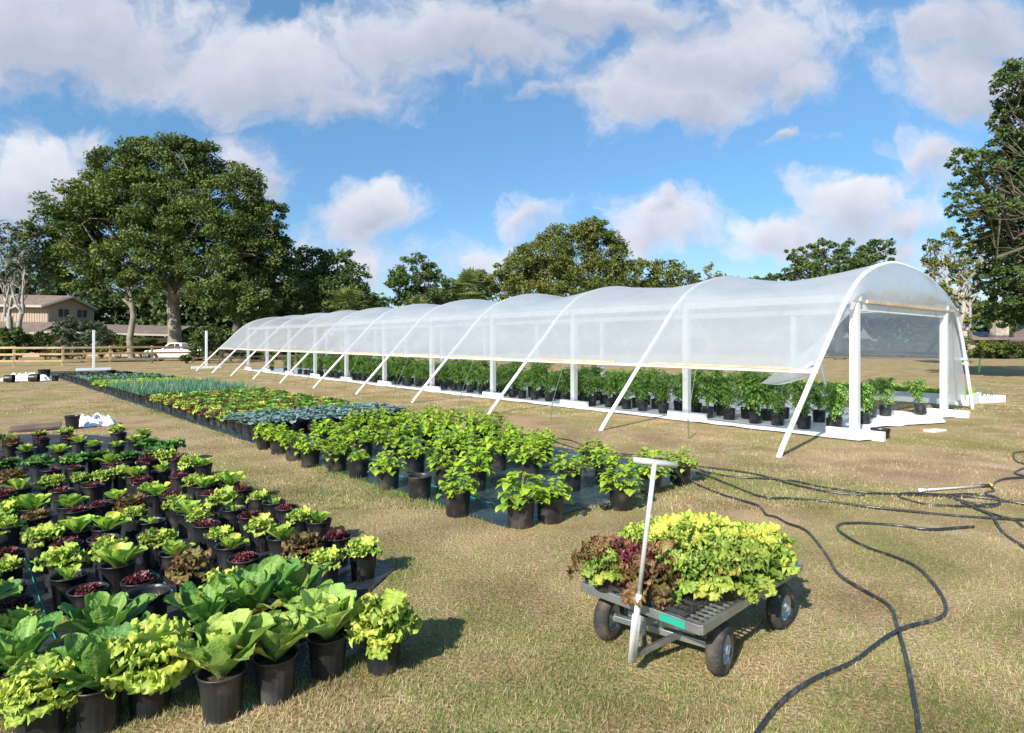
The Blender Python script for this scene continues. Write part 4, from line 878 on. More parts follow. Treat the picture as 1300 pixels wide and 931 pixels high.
# trays and lettuces riding on the cart
e = empty('plant_tray', K(.40,.10,DZ+.035), 0, 'black grid tray lying on the front edge of the cart deck', 'plant tray')
mb = MB(); rz = math.atan2(WD.y, WD.x)
for i in range(8): mb.box((0,0,0) if 0 else rot2(rz)@Vector((-.06+(i-3.5)*.09,.05,.012)), (.008,.30,.02), rz=rz)
for j in range(5): mb.box(rot2(rz)@Vector((-.06,-.09+j*.07,.013)), (.66,.008,.02), rz=rz)
mb.build('tray_grid', MT['tray'], e)
LC = [('B',.05,.07,1.25),('Yg',.15,.03,1.1),('CR',.26,.16,1.4),('B',.42,.05,1.3),('CR',.12,.30,1.45),('B',.34,.31,1.4),('Yg',.50,.22,1.35),('B',.0,.24,1.2),('Yg',.66,.40,1.45),('CR',.44,.22,1.3),('Y',.15,.52,1.6),('Y',.37,.54,1.65),('Yg',.56,.58,1.6),('Yg',.70,.64,1.45),
 ('Y',.10,.74,1.65),('Y',.30,.76,1.7),('Y',.50,.80,1.7),('Y',.67,.86,1.6),('Y',.18,.97,1.65),('Y',.40,1.00,1.7),('Y',.60,1.04,1.6),('Y',.03,.58,1.35)]
protos('CR', lambda s: frilly(s+3, .115, .09, 26, .0125, 26, 12, 6.5, .34, 22), LM['red'], 2); protos('CB', lambda s: frilly(s+31, .135, .11, 28, .0125, 26, 12, 6.5, .34, 22), LM['bronze'], 3); protos('CY', lambda s: frilly(s+71, .135, .13, 26, .0125, 26, 12, 6.5, .34, 22), LM['yellow'], 4)
LM['lime2'] = leafmat('leaf_soft_green', (.24,.38,.06), (.34,.44,.08), (.45,.5,.2)); protos('CG', lambda s: frilly(s+91, .14, .10, 24, .0125, 26, 12, 6.5, .34, 22), LM['lime2'], 3)
cnt = {}
for (k, a_, l_, s) in LC:
    key = {'B':'CB','CR':'CR','Y':'CY','Yg':'CG'}[k]; nm = {'B':'bronze and green frilly lettuce','CR':'dark red frilly lettuce','Y':'bright lime frilly lettuce','Yg':'soft green frilly lettuce'}[k]; cnt[k] = cnt.get(k, 0)+1
    e = empty('potted_lettuce', K(a_, l_, DZ+.022), 0, '%s in pot on the cart, %s of its colour from handle' % (nm, ordn(cnt[k])), 'potted lettuce', 'lettuces loaded on the cart')
    put(ME['ribbed'], 'pot', e, (0,0,0), 0, (.8,.8,.55)); put(random.choice(ME[key]), 'foliage', e, (0,0,.10), random.uniform(0,6), (s*.86, s*.86, s*.8))
# ------------------------------------------------------------------ trees
MT['oak'] = folmat('oak_foliage', (.04,.075,.016), (.13,.18,.035), (.21,.20,.045), transl=.2, pscale=.35)
MT['oakd'] = folmat('dark_foliage', (.03,.06,.018), (.10,.15,.04), transl=.2, pscale=.3)
MT['oakb'] = folmat('brownish_foliage', (.06,.09,.022), (.17,.19,.04), (.22,.20,.06), transl=.2, pscale=.3)
MT['grey'] = folmat('greygreen_foliage', (.05,.075,.04), (.13,.16,.09), transl=.2, pscale=.4)
MT['bush'] = folmat('bush_foliage', (.03,.06,.015), (.10,.15,.03), transl=.25, pscale=.8)
MT['bushy'] = folmat('yellow_bush', (.07,.10,.02), (.20,.24,.04), transl=.25, pscale=.8)
MT['palm'] = folmat('palm_fronds', (.06,.10,.025), (.20,.24,.07), transl=.25, pscale=.6)
def leafcloud(lobes, leaf_s, seed, mat, flat=.65, gap=.0, puffk=1.0):
    """lobes: (centre, radii, n_leaves). leaves sit in puffs spread through the outer volume of each lobe"""
    rg = np.random.default_rng(seed); out = []
    for (c, r, n) in lobes:
        c = np.array(c); r = np.array(r); npf = max(8, int(34*puffk*(r.mean()/2.5)**1.0)); n = int(n)
        d = rg.normal(size=(npf,3)); d[:,2] += .25; d /= np.linalg.norm(d, axis=1)[:,None]; rad = .45+.55*rg.random(npf)**.5
        pc = c+d*r*rad[:,None]; pr = r.mean()*(.15+.24*rg.random(npf))/puffk**.3
        k = rg.integers(0, npf, n); q = rg.normal(size=(n,3)); q /= np.linalg.norm(q, axis=1)[:,None]; q *= (rg.random(n)**.42)[:,None]; q[:,2] *= flat
        ct = pc[k]+q*pr[k][:,None]*1.25; s = leaf_s*(.55+.9*rg.random(n))
        nrm = rg.normal(size=(n,3)); nrm[:,2] += .7; nrm += q*.8; nrm /= np.linalg.norm(nrm, axis=1)[:,None]
        t = np.cross(nrm, rg.normal(size=(n,3))); t /= np.linalg.norm(t, axis=1)[:,None]; b = np.cross(nrm, t)
        t = t*(s*.62)[:,None]; b = b*(s*.34)[:,None]
        out.append(np.stack([ct-t, ct-b+t*.1, ct+t, ct+b+t*.1], 1))
    return np.concatenate(out)
def limb(mb, p, q, r0, r1, rg, n=6, wob_=.08, sag=.0, seg=7):
    L = (q-p).length; pts = []; off = Vector((0,0,0))
    for i in range(n+1):
        t = i/n; o = Vector((rg.gauss(0,1), rg.gauss(0,1), rg.gauss(0,1)))*L*wob_*.5*math.sin(PI*t); pts.append(p.lerp(q, t)+o+Vector((0,0,sag*L*math.sin(PI*t))))
    mb.tube(pts, [r0+(r1-r0)*(i/n) for i in range(n+1)], seg, False); return pts
def tree(name, label, cat, px, Y, lobes, mat, bark, r0, trunk_h, leaf_s=.32, dens=1.0, group=None, seed=1, lean=0, sub=3, depthk=1.0, puffk=1.0, fork=None, trunk_in=True, base_py=None):
    """lobes in photo pixels at the tree's own distance: (px, py, rpx, rpy[, depth m])"""
    rg = random.Random(seed); b = Vector(((px-CX)/F*Y, Y, 0)); e = empty(name, b, 0, label, cat, group); k = Y/F; inv = Matrix.Translation(-b)
    LB = []; tot = []
    for lo in lobes:
        x, y, rx, ry = lo[:4]; dz = lo[4] if len(lo) > 4 else rg.uniform(-.6,.6)*min(rx*k, 3.5)*depthk
        c = Vector(((x-CX)/F*(Y+dz), Y+dz, CH+(HY-y)/F*(Y+dz))); LB.append((c, (rx*k, (rx*k*.55+ry*k*.45)*depthk, ry*k), 0))
    fin = []
    for (c, r, _) in LB:
        area = (r[0]*r[2]+r[0]*r[1]+r[1]*r[2])/3*PI*4; n = area/(leaf_s**2*.42)*1.15*dens; fin.append((c, r, max(150, n)))
    V = leafcloud(fin, leaf_s, seed, mat, puffk=puffk); me = quads_mesh('crown', V, 4, mat); me.transform(inv); put(me, 'crown', e)
    mb = MB(); top = b+Vector((lean, 0, trunk_h)); tp = [b+Vector((0,0,-.1)), b+Vector((0,0,.25)), b.lerp(top,.35)+Vector((rg.gauss(0,.1),0,0)), b.lerp(top,.7)+Vector((rg.gauss(0,.15),0,0)), top]
    mb.tube(tp, [r0*1.5, r0*1.15, r0, r0*.92, r0*.8], 14, False)
    for (c, r, _) in LB:
        if c.z+r[2] < trunk_h*.6: continue
        st = top+Vector((0,0,rg.uniform(-.25,.1)*trunk_h)); pts = limb(mb, st, c, r0*rg.uniform(.38,.55), r0*.10, rg, 7, .14, .06)
        for s in range(sub):
            i = rg.randint(2, 6); d = Vector((rg.gauss(0,1), rg.gauss(0,1), rg.gauss(.3,.8))).normalized(); t = c+Vector((d.x*r[0], d.y*r[1], d.z*r[2]))*.85
            p2 = limb(mb, pts[i], t, r0*.17, r0*.04, rg, 5, .16, .05, 5)
            for s2 in range(2): 
                d = Vector((rg.gauss(0,1), rg.gauss(0,1), rg.gauss(.2,.8))).normalized(); limb(mb, p2[rg.randint(2,4)], c+Vector((d.x*r[0], d.y*r[1], d.z*r[2]))*.95, r0*.07, r0*.02, rg, 4, .16, .03, 4)
    me = mb.mesh('trunk', bark, True); me.transform(inv); put(me, 'trunk', e); return e
def shrub(label, px, Y, w_, h, mat, seed, leaf_s=.2, dens=1.0, name='shrub', group='shrubs along the wooden fence'):
    rg = random.Random(seed); b = Vector(((px-CX)/F*Y, Y, 0)); e = empty(name, b, 0, label, 'shrub', group)
    lob = []
    for i in range(5): lob.append((Vector((rg.uniform(-.3,.3)*w_, rg.uniform(-.3,.3)*w_, h*rg.uniform(.35,.7))), (w_*rg.uniform(.26,.4), w_*rg.uniform(.25,.35), h*rg.uniform(.26,.36)), 0))
    fin = [(c, r, max(120, (r[0]*r[2]+r[0]*r[1]+r[1]*r[2])/3*PI*4/(leaf_s**2*.42)*1.1*dens)) for c, r, _ in lob]
    me = quads_mesh('foliage', leafcloud(fin, leaf_s, seed, mat), 4, mat); put(me, 'foliage', e)
    mb = MB()
    for i in range(7):
        c = rg.choice(lob)[0]; limb(mb, Vector((rg.uniform(-.15,.15), rg.uniform(-.15,.15), -.05)), c+Vector((rg.uniform(-.2,.2)*w_, 0, .2*h)), .03, .01, rg, 4, .1, 0, 5)
    mb.build('stems', MT['barkd'], e, True); return e
# big live oak at left and its neighbours
tree('live_oak', 'huge spreading oak with pale trunk standing behind the white pickup truck', 'tree', 222, 62,
 [(150,215,38,26),(185,205,40,28),(225,200,40,26),(262,205,35,26),(130,245,34,28),(170,250,45,32),(215,248,48,32),(262,245,42,32),(300,240,32,30),(110,275,34,30),(150,290,45,34),(200,295,48,32,-3),(250,290,46,32,-3),(300,282,40,36),(335,275,26,30),(150,330,42,26,-2),(200,340,36,22,-3),(262,335,42,26,-3),(315,325,40,32),(180,190,18,12),(235,186,22,10),(348,300,18,24),(285,350,26,18,-3),(120,320,30,24),(175,365,30,16,-5),(265,372,32,18,-5),(320,385,34,24,-3),(90,300,26,30)],
 MT['oak'], MT['barkl'], .62, 8.2, .22, 1.1, 'trees behind the field', 3, 0, 3)
tree('oak_tree', 'oak with a straight pale trunk left of the huge oak', 'tree', 167, 60, [(95,262,38,28),(75,300,36,32),(110,335,44,30),(82,332,34,22),(150,360,36,20,1),(118,366,26,16)], MT['oak'], MT['barkl'], .29, 6.0, .22, 1.0, 'trees behind the field', 4)
tree('oak_tree', 'dark leaning oak right of the huge oak with bare lower limbs', 'tree', 290, 64, [(330,300,32,34),(350,330,28,36),(320,355,40,28),(365,365,25,30),(290,380,36,26),(340,395,36,22),(300,330,30,26,3)], MT['oakd'], MT['barkd'], .45, 6.0, .28, 1.0, 'trees behind the field', 5, 1.5)
tree('oak_tree', 'dark rounded tree rising behind the far end of the greenhouse', 'tree', 428, 70, [(400,335,26,22),(430,338,28,20),(450,355,18,26),(395,365,30,26),(430,375,36,26),(455,385,24,22)], MT['oakd'], MT['barkd'], .35, 5, .30, 1.0, 'trees behind the field', 6)
tree('oak_tree', 'thin grey-green tree with bleached limbs in front of the left house', 'tree', 12, 58, [(10,295,22,18),(40,300,20,20),(5,335,26,26),(38,345,24,26),(-25,320,30,30)], MT['grey'], MT['barkp'], .30, 4.2, .34, .42, 'trees behind the field', 7, 0, 5)
tree('oak_tree', 'slim bleached tree at the left house corner', 'tree', 17, 56, [(28,325,16,20),(20,345,18,12),(-8,345,22,14)], MT['grey'], MT['barkp'], .22, 5.2, .34, .4, 'trees behind the field', 8, .9, 5)
for i, (x, Yb, top, wd, m, lab) in enumerate([(-70,85,330,60,'oakd','dark tree at the left frame edge behind the house'),(-10,92,350,60,'oakd','dark tree rising directly behind the left house roof'),(60,90,345,60,'oakd','dark tree behind the right end of the house roof'),(125,82,375,50,'oakd','dark tree filling the gap left of the pale straight trunk'),(185,86,365,50,'oakd','dark tree seen between the two pale trunks'),(240,84,360,50,'oakd','dark tree in the gap right of the huge trunk'),(290,88,350,50,'oakd','dark tree behind the dense right side of the big oaks'),(345,84,352,50,'oakd','dark tree behind the bush at the far end hoop'),(390,92,350,50,'oakd','dark tree left of the rounded far tree'),(470,95,372,36,'oakd','low dark tree in the gap right of the rounded tree')]):
    by = 425
    tree('oak_tree', lab, 'tree', x, Yb, [(x-wd*.3,top+28,wd*.55,26),(x+wd*.35,top+30,wd*.5,26),(x,top+18,wd*.5,20),(x-wd*.35,top+65,wd*.55,26),(x+wd*.3,top+62,wd*.55,26),(x,top+88,wd*.7,14)], MT[m], MT['barkd'], .35, 4, .6, .95, 'trees behind the field', 20+i, sub=1)
# centre background
tree('pine_tree', 'dark green conical tree above the greenhouse roof, left of the fan palms', 'tree', 528, 78, [(528,345,22,22),(512,362,22,18),(545,362,22,16),(528,380,36,16),(505,352,12,12),(548,345,12,14)], MT['oakd'], MT['barkd'], .3, 5, .30, .9, 'trees above the greenhouse roof', 41)
tree('oak_tree', 'broad rounded oak rising over the middle of the greenhouse roof', 'tree', 735, 82, [(720,308,38,22),(755,298,24,18),(770,320,30,28),(690,325,36,24),(655,340,28,20),(640,358,22,20),(700,350,46,24),(760,350,42,26),(665,368,40,20),(740,375,50,20),(795,355,18,24)], MT['oakb'], MT['barkd'], .5, 6, .26, 1.2, 'trees above the greenhouse roof', 42)
tree('oak_tree', 'low brownish tree right of the broad rounded oak', 'tree', 835, 90, [(815,350,22,18),(845,350,24,20),(870,360,20,16),(830,375,40,16),(885,358,10,12)], MT['oakb'], MT['barkd'], .35, 5, .36, .95, 'trees above the greenhouse roof', 43)
tree('oak_tree', 'distant low tree between conical tree and fan palm', 'tree', 580, 100, [(575,368,18,14),(600,372,22,14),(615,360,20,16),(560,380,20,12),(590,385,40,14)], MT['oakd'], MT['barkd'], .3, 4, .55, .9, 'trees above the greenhouse roof', 44)
tree('oak_tree', 'dark tree above the near greenhouse roof with ragged top', 'tree', 1065, 60, [(1012,325,16,10),(1045,318,20,13),(1085,320,22,13),(1115,318,20,13),(1060,338,36,14),(1105,338,30,14),(1020,345,24,12),(1070,355,50,14)], MT['oakd'], MT['barkd'], .35, 5, .26, .9, 'trees above the greenhouse roof', 45)
tree('oak_tree', 'low tree tops just showing over the roof near a bare spire', 'tree', 945, 95, [(925,358,16,8),(960,358,20,8),(985,355,14,8),(950,375,40,14)], MT['oakd'], MT['barkd'], .3, 4, .5, .9, 'trees above the greenhouse roof', 46)
tree('bare_tree', 'small reddish bare tree poking above the greenhouse roof', 'tree', 902, 80, [(902,348,9,14),(908,356,12,12)], MT['oakb'], MT['barkp'], .2, 7.0, .3, .12, 'trees above the greenhouse roof', 47, 0, 6)
for i, x in enumerate((690, 800, 930, 1020, 1120)):
    tree('oak_tree', 'low distant tree hidden mostly behind the greenhouse, %s of five from the left' % ordn(i+1), 'tree', x, 105, [(x-30,405,34,16),(x+25,402,36,18),(x,415,50,16)], MT['oakd'], MT['barkd'], .3, 4, .7, .8, 'trees above the greenhouse roof', 60+i, sub=1)
def palm(px, Y, top_py, rad, label, seed):
    rg = random.Random(seed); b = Vector(((px-CX)/F*Y, Y, 0)); e = empty('fan_palm', b, 0, label, 'palm tree', 'fan palms behind the greenhouse'); h = CH+(HY-top_py)/F*Y-rad*.6
    mb = MB(); mb.tube([(0,0,-.1),(0,.0,h*.5),(.1,0,h)], [.22,.18,.2], 10, False); mb.build('trunk', MT['barkd'], e, True)
    mb = MB()
    for i in range(34):
        yaw = rg.uniform(0,6.28); el = R(rg.uniform(-35,85)); d = Vector((math.cos(yaw)*math.cos(el), math.sin(yaw)*math.cos(el), math.sin(el))); c = Vector((.1,0,h))+d*rad*.5; mb.tube([(.1,0,h), c], [.03,.02], 4, False)
        s = d.cross(Vector((0,0,1))); s.normalize(); u = s.cross(d)
        for k in range(13):
            a = R(-80+160*k/12); t = (d*math.cos(a)+s*math.sin(a)).normalized(); tip = c+t*rad*.62*rg.uniform(.85,1.1)-Vector((0,0,rad*.16)); w2 = t.cross(u)*.05*rad; m_ = c.lerp(tip,.55)+Vector((0,0,.05))
            mb.add([c, m_-w2, tip, m_+w2], [(0,1,2,3)])
    mb.build('crown', MT['palm'], e)
palm(598, 66, 350, 2.6, 'fan palm with yellow-green crown just above the greenhouse roof', 1)
palm(442, 60, 372, 2.2, 'leftmost fan palm low behind the far hoops', 2)
palm(530, 62, 382, 2.0, 'small fan palm low below the conical tree', 3)
# right side
tree('oak_tree', 'big oak at the right frame edge reaching over the field', 'tree', 1400, 27,
 [(1290,95,24,22,-1),(1310,140,30,24,0),(1232,205,30,18,-1),(1262,225,34,20,0),(1222,240,22,12,-.5),(1290,215,34,30,1),(1330,250,60,50,0),(1262,262,30,18,-1),(1295,290,36,26,0),(1268,300,26,22,1),(1275,335,32,26,.5),(1310,340,46,36,0),(1290,375,40,28,1),(1400,150,70,60,0),(1400,250,70,60,0),(1280,400,30,16,2),(1215,262,16,14,-1),(1285,110,26,26,0),(1300,165,34,30,0),(1275,150,20,18,0),(1290,190,34,26,1),(1320,200,46,40,0),(1270,175,14,12,0),(1245,285,26,20,0),(1250,320,24,22,1),(1285,255,36,34,1),(1300,310,36,34,1),(1262,360,26,24,2),(1330,395,40,24,1),(1460,220,60,60,0),(1340,110,40,34)],
 MT['oakd'], MT['barkd'], .26, 4.2, .13, .8, None, 51, -.6, 4, depthk=.9, puffk=3.4)
tree('ivy_tree', 'upright tree of bare bleached limbs wrapped in leaves behind the right hoop', 'tree', 1222, 46, [(1185,318,14,14),(1205,308,14,16),(1230,312,16,16),(1250,320,14,18),(1190,345,16,18),(1215,340,18,20),(1240,350,16,20),(1200,375,16,18),(1228,385,18,22),(1222,415,14,20),(1180,335,9,9)], MT['oakb'], MT['barkp'], .34, 2.6, .22, .55, None, 52, 0, 6, puffk=1.2)
for i, (x, Yb, top, wd, lab) in enumerate([(1255,75,385,40,'dark tree directly behind the solar roof house, left part'),(1300,78,372,50,'dark tree behind the stone chimney'),(1360,74,360,60,'dark tree beyond the right frame edge'),(1185,85,392,34,'low dark tree seen through the right end of the greenhouse')]):
    tree('oak_tree', lab, 'tree', x, Yb, [(x-wd*.3,top+18,wd*.55,20),(x+wd*.35,top+20,wd*.5,20),(x,top+12,wd*.5,16),(x-wd*.35,top+42,wd*.55,20),(x+wd*.3,top+42,wd*.55,20)], MT['oakd'], MT['barkd'], .35, 4, .5, .95, 'dark trees behind the right house', 80+i, sub=1)
# shrubs
for i, (x, Yb, w_, h, m, lab, ls) in enumerate([
 (238,50,1.0,.8,'bush','low green tuft at the fence end post',.14),(266,50.5,2.5,4.1,'bush','large leafy green bush right of the pickup truck',.2),(280,54,3.0,3.4,'bush','leafy bush behind the lone white post',.2),
 (104,53,4.4,4.2,'grey','loose grey-green shrub left of the first white post',.2),(20,56,4.2,3.2,'bush','dark green hedge bush under the house roof',.22),(-15,56,4.5,3.6,'bush','leafy bush at the left frame edge',.22),(60,60,3.5,2.2,'bush','low bush behind the fence below the eave',.22),
 (150,62,3.5,2.6,'bushy','yellowish shrub left of the straight pale trunk',.22),(186,66,3.5,2.2,'bushy','yellowish shrub between the pale trunks',.22),(130,66,3.6,3.4,'bushy','tall shrub with spiky yellow-green leaves',.22),(205,68,3.4,2.0,'bush','low shrub just left of the huge trunk',.22),
 (312,60,4,2.6,'bush','shrub behind the far hoops, left one',.25),(350,62,4.5,2.2,'bushy','shrub behind the far hoops, middle one',.25),(395,64,4.5,2.4,'bush','shrub behind the far hoops, right one',.25),
 (1216,44,1.9,2.4,'bushy','yellow-green ivy clump at the foot of the bleached tree',.16),(1262,64,3.4,2.0,'bushy','shrub before the dark window wall of the right house',.2),(1285,63,2.6,1.8,'bush','shrub left of the tan gable wall',.2)]):
    shrub(lab, x, Yb, w_, h, MT[m], 200+i, ls, name='shrub')
def hedge_line(y0, px0, px1, hpx, Y, lab):
    b = Vector((((px0+px1)/2-CX)/F*Y, Y, 0)); e = empty('hedge', b, 0, lab, 'hedge'); k = Y/F; rg = random.Random(int(abs(px0))); L_ = []
    n = int((px1-px0)*k/2.2)
    for i in range(n): L_.append((Vector((-((px1-px0)*k)/2+(i+.5)*2.2, rg.uniform(-.5,.5), hpx*k*.45)), (1.7,1.2,hpx*k*.5*rg.uniform(.8,1.15)), 420))
    put(quads_mesh('foliage', leafcloud(L_, .42, int(abs(px0))+5, MT['bush']), 4, MT['oakd']), 'foliage', e)
    mb = MB(); mb.box((0,.3,hpx*k*.25), ((px1-px0)*k, .5, hpx*k*.5)); mb.build('stems', MT['barkd'], e)
hedge_line(0, 440, 1240, 20, 96, 'low dark hedge along the far side of the field behind the greenhouse')
hedge_line(1, 1240, 1420, 12, 66, 'grey-green hedge in front of the right house')
hedge_line(2, -120, 300, 24, 78, 'dark undergrowth between the oak trunks behind the truck')

# ------------------------------------------------------------------ houses
def quadroof(mb, pts): mb.add(pts, [tuple(range(len(pts)))])
hs = empty('left_house'.replace('left_',''), AT(20,452,76), 0, 'two-storey tan wooden house with brown shingle roofs at far left', 'house')
hs.location.z = 0; hi_ = Matrix.Translation(-hs.location)
def hb_(mb, n, m, par=None, p=None): me = mb.mesh(n, m); me.transform(hi_ if p is None else p); return put(me, n, par)
Yh = 76; kx = Yh/F
def hx(px): return (px-CX)*kx
def hz(py): return CH+(HY-py)*kx
mb = MB(); mb.box(((hx(-70)+hx(61))/2, Yh+3, hz(392)/2+.5), (hx(61)-hx(-70), 6, hz(386)-.1), 0); up = hb_(mb, 'upper_wall', MT['siding'], hs)
mb = MB()
for i in range(40): x = hx(-68)+i*.32; mb.box((x, Yh-.02, hz(398)), (.05,.05,hz(386)-hz(410)))
hb_(mb, 'siding_battens', MT['siding'], hs)
# angled gable end
g0_ = Vector((hx(61), Yh, 0)); g1_ = Vector((hx(88), Yh+4.5, 0))
mb = MB(); mb.add([g0_+Vector((0,0,2)), g1_+Vector((0,0,2)), g1_+Vector((0,0,hz(390))), (g0_+g1_)/2+Vector((0,0,hz(377))), g0_+Vector((0,0,hz(388)))], [(0,1,2,3,4)]); hb_(mb, 'gable_wall', MT['siding'], hs)
mb = MB(); mid = (g0_+g1_)/2; ov = (g0_-g1_).normalized()*-.0; out = Vector((.8,-.9,0))
E0 = Vector((hx(60), Yh-.9, hz(388.5))); E1 = Vector((hx(-75), Yh-.9, hz(386))); R0 = Vector((hx(80), Yh+1.6, hz(374.5))); R1 = Vector((hx(-75), Yh+2.6, hz(370.5))); S0 = Vector((hx(95), Yh+4.2, hz(390)))
th = Vector((0,0,-.18))
def slab(mb, P): P = [Vector(p) for p in P]; n = len(P); mb.add(P+[p+th for p in P], [tuple(range(n)), tuple(range(2*n-1, n-1, -1))]+[(i, i+n, (i+1)%n+n, (i+1)%n) for i in range(n)])
slab(mb, [E1, E0, R0, R1]); slab(mb, [R0, S0, S0+Vector((-14,6,0)), R1+Vector((0,1,0))]); hb_(mb, 'roof', MT['shingle'], hs)
mb = MB(); mb.bar(E1+Vector((0,-.03,-.1)), E0+Vector((0,-.03,-.1)), .06,.28); mb.bar(E0+Vector((.02,-.02,-.1)), R0+Vector((.04,-.04,-.1)), .06,.26); mb.bar(R0+Vector((.05,-.04,-.1)), S0+Vector((.02,0,-.1)), .06,.26); hb_(mb, 'fascia', MT['trim'], hs)
for t in (.22,.62):
    c = g0_.lerp(g1_, t); d = (g1_-g0_).normalized(); n_ = Vector((d.y,-d.x,0)); mb = MB(); z = hz(397)
    mb.bar(c+n_*.03+Vector((0,0,z)), c+d*1.1+n_*.03+Vector((0,0,z)), .05, 1.0); wn = hb_(mb, 'window', MT['dark'], hs)
    mb = MB(); 
    for zz in (z+.53, z-.53): mb.bar(c+n_*.06+Vector((0,0,zz)), c+d*1.1+n_*.06+Vector((0,0,zz)), .06,.07)
    mb.bar(c+d*.55+n_*.06+Vector((0,0,z-.5)), c+d*.55+n_*.06+Vector((0,0,z+.5)), .05,.05,up=(0,1,0)); me = mb.mesh('window_frame', MT['trim']); me.transform(hi_); put(me, 'window_frame', wn)
mb = MB(); slab(mb, [(hx(-75),Yh-4.2,hz(424)),(hx(82),Yh-4.2,hz(423)),(hx(76),Yh-.1,hz(409)),(hx(-75),Yh-.1,hz(408))]); slab(mb, [(hx(60),Yh-3.6,hz(420)),(hx(225),Yh-1,hz(424)),(hx(222),Yh+4,hz(413)),(hx(84),Yh+2.0,hz(411))]); hb_(mb, 'lower_roof', MT['shingle'], hs)
mb = MB(); mb.bar((hx(-75),Yh-4.26,hz(424)-.12),(hx(82),Yh-4.26,hz(423)-.12),.06,.26); mb.bar((hx(82),Yh-3.4,hz(421)-.14),(hx(225),Yh-1.05,hz(425)-.1),.06,.22); hb_(mb, 'lower_fascia', MT['trim'], hs)
mb = MB(); mb.box(((hx(-75)+hx(80))/2, Yh-1.2, 1.3), (hx(80)-hx(-75), 5.2, 2.7)); mb.box(((hx(80)+hx(220))/2, Yh+2, 1.1), (hx(220)-hx(80)-.1, 4, 2.3)); hb_(mb, 'lower_wall', MT['siding'], hs)
for x in (-40,-5,30,62,110,150,190):
    mb = MB(); yy = Yh-3.85 if x < 80 else Yh-.05; mb.box((hx(x), yy, 1.35), (1.5,.08,1.2)); wn = hb_(mb, 'window', MT['dark'], hs)
    mb = MB(); mb.box((hx(x), yy-.05, 1.35), (.06,.04,1.2)); mb.box((hx(x), yy-.05, .72), (1.6,.06,.08)); mb.box((hx(x), yy-.05, 1.98), (1.6,.06,.08)); me = mb.mesh('window_frame', MT['trim']); me.transform(hi_); put(me, 'window_frame', wn)

Y2 = 72; k2 = Y2/F
def x2(px): return (px-CX)*k2
def z2(py): return CH+(HY-py)*k2
h2 = empty('house', (x2(1290), Y2, 0), 0, 'low house with solar panels on its roof and a stone chimney at right', 'house'); hi2 = Matrix.Translation(-h2.location)
mb = MB(); slab(mb, [(x2(1226),Y2-1,z2(430)),(x2(1400),Y2-1,z2(430)),(x2(1400),Y2+5,z2(411)),(x2(1236),Y2+5,z2(411))]); rf = hb_(mb, 'roof', MT['shingle'], h2, hi2)
for r_ in range(2):
    for c_ in range(8):
        x = 1240+c_*17; a = .08+.46*r_; t0, t1 = a, a+.42; p = lambda px, t: Vector((x2(px), Y2-1+6*t, z2(430)+(z2(411)-z2(430))*t+.06))
        mb = MB(); mb.add([p(x,t0),p(x+15.5,t0),p(x+15.5,t1),p(x,t1)], [(0,1,2,3)]); me = mb.mesh('solar_panel', MT['solar']); me.transform(hi2); put(me, 'solar_panel', rf)
mb = MB(); mb.box((x2(1274), Y2+.6, z2(424)), (1.55,.9,2.6)); mb.box((x2(1274), Y2+.6, z2(410)), (.5,.5,.5)); me = mb.mesh('chimney', MT['stone']); me.transform(hi2); put(me, 'chimney', rf)
mb = MB(); mb.box((x2(1315), Y2+2.3, 1.15), (x2(1400)-x2(1232), 5, 2.2)); hb_(mb, 'wall', MT['tan'], h2, hi2)
for x in (1242,1254,1266): mb = MB(); mb.box((x2(x), Y2-.24, 1.2), (.95,.06,1.6)); hb_(mb, 'window', MT['dark'], h2, hi2)
mb = MB(); A = Vector((x2(1279), Y2-4, 0)); mb.add([A, A+Vector((8,0,0)), A+Vector((8,0,z2(426))), A+Vector((3.6,0,z2(414))), A+Vector((0,0,z2(432))), A+Vector((0,4,0)), A+Vector((0,4,z2(432)))], [(0,1,2,3,4),(0,4,6,5)]); hb_(mb, 'gable_wall', MT['tan'], h2, hi2)
mb = MB(); slab(mb, [A+Vector((-.5,-.5,z2(433)+.1)), A+Vector((3.6,-.5,z2(413))), A+Vector((3.6,5,z2(413))), A+Vector((-.5,5,z2(433)+.1))]); slab(mb, [A+Vector((3.6,-.5,z2(413))), A+Vector((9,-.5,z2(434))), A+Vector((9,5,z2(434))), A+Vector((3.6,5,z2(413)))]); hb_(mb, 'gable_roof', MT['shingle'], h2, hi2)

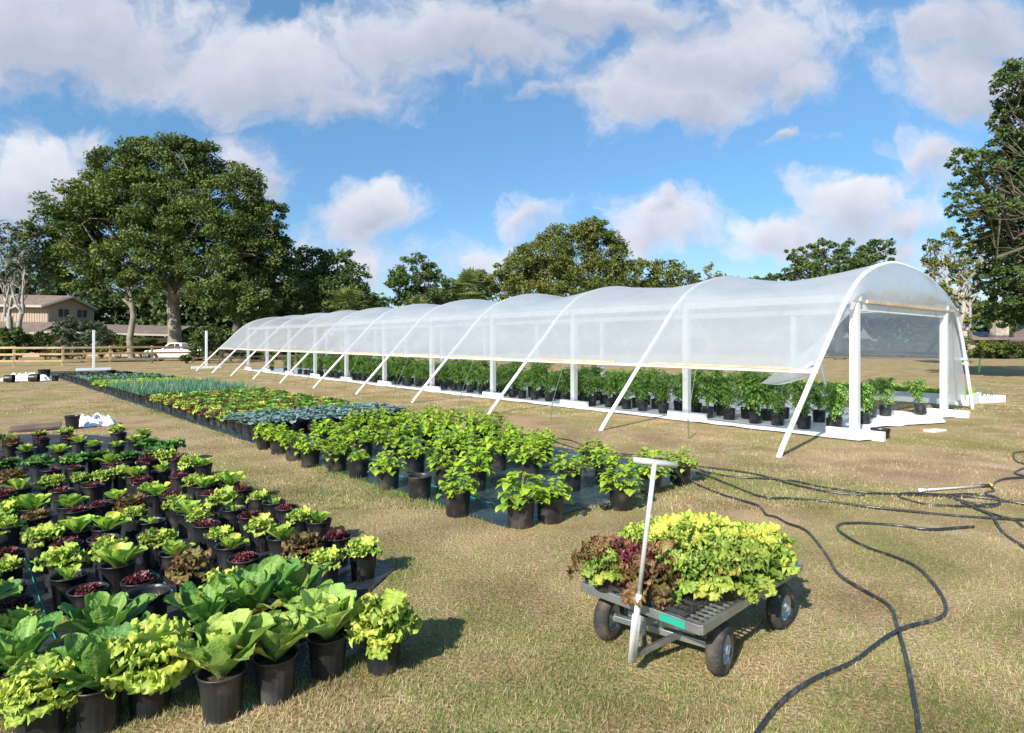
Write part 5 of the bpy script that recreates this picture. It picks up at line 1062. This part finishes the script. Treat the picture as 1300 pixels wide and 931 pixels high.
# ------------------------------------------------------------------ pickup truck
tk = empty('pickup_truck', G(226,458.4), R(8), 'white pickup truck parked behind the wooden fence facing left', 'pickup truck')
def side(pts, y0, y1, cuts=()):
    bm = bmesh.new(); vs = [bm.verts.new((x, y0, z)) for x, z in pts]; f = bm.faces.new(vs); r = bmesh.ops.extrude_face_region(bm, geom=[f])
    for v in [g for g in r['geom'] if isinstance(g, bmesh.types.BMVert)]: v.co.y = y1
    bmesh.ops.recalc_face_normals(bm, faces=bm.faces[:]); return bm
def tb(bm, n, m, par=tk, bv=.03):
    me = bpy.data.meshes.new(n); bm.to_mesh(me); bm.free(); me.materials.append(m); o = put(me, n, par)
    if bv: bevel(o, bv, 3)
    return o
def arch(cx, r, z=.36, n=9): return [(cx+r*math.cos(PI-PI*i/(n-1)), z+r*math.sin(PI*i/(n-1))) for i in range(n)]
pts = [(-2.62,.42)]+[(-2.28+.0,.40)]+arch(-1.80,.44)+arch(1.62,.44)+[(2.62,.45),(2.66,1.05),(-.95,1.07),(-1.15,1.08),(-2.45,.98),(-2.62,.88)]
tb(side(pts, -.9, .9), 'body', MT['truck'])
tb(side([(-1.18,1.04),(-.55,1.66),(.30,1.70),(.62,1.62),(.66,1.04)], -.78, .78), 'cab', MT['truck'])
for sy in (-1,1):
    mb = MB(); y = sy*.79; mb.add([(-.92,y,1.13),(-.42,y,1.58),(-.02,y,1.60),(-.02,y,1.13)], [(0,1,2,3)]); mb.add([(.04,y,1.13),(.04,y,1.60),(.40,y,1.58),(.50,y,1.13)], [(0,1,2,3)]); mb.build('side_window', MT['tglass'], tk)
mb = MB(); mb.add([(-1.19,-.68,1.08),(-1.19,.68,1.08),(-.60,.62,1.64),(-.60,-.62,1.64)], [(0,1,2,3)]); mb.build('windscreen', MT['tglass'], tk)
for x in (-1.80,1.62):
    for sy in (-.82,.82):
        mb = MB(); q = Vector((0,1,0)).to_track_quat('Z','Y').to_matrix(); mb.lathe([(.19,-.11),(.30,-.12),(.355,-.09),(.365,0),(.355,.09),(.30,.12),(.19,.11)], 28, (x,sy,.365), M=q); wl = mb.build('wheel', MT['rubber'], tk, True)
        mb = MB(); mb.lathe([(.001,-.09),(.08,-.10),(.17,-.07),(.2,-.11),(.2,.11),(.17,.07),(.08,.10),(.001,.09)], 20, (x,sy,.365), M=q); mb.build('rim', MT['rim'], wl, True)
mb = MB(); mb.box((-2.68,0,.52), (.12,1.8,.16)); bevel(mb.build('bumper', MT['chrome'], tk), .03)
mb = MB(); mb.box((2.74,0,.52), (.12,1.7,.16)); bevel(mb.build('bumper', MT['chrome'], tk), .03)
mb = MB(); mb.box((-2.625,-.9,.78), (.04,.3,.16)); mb.build('headlight', MT['chrome'], tk); 
mb = MB(); mb.box((-.95,-.98,1.18), (.08,.16,.16)); mb.build('wing_mirror', MT['truck'], tk)
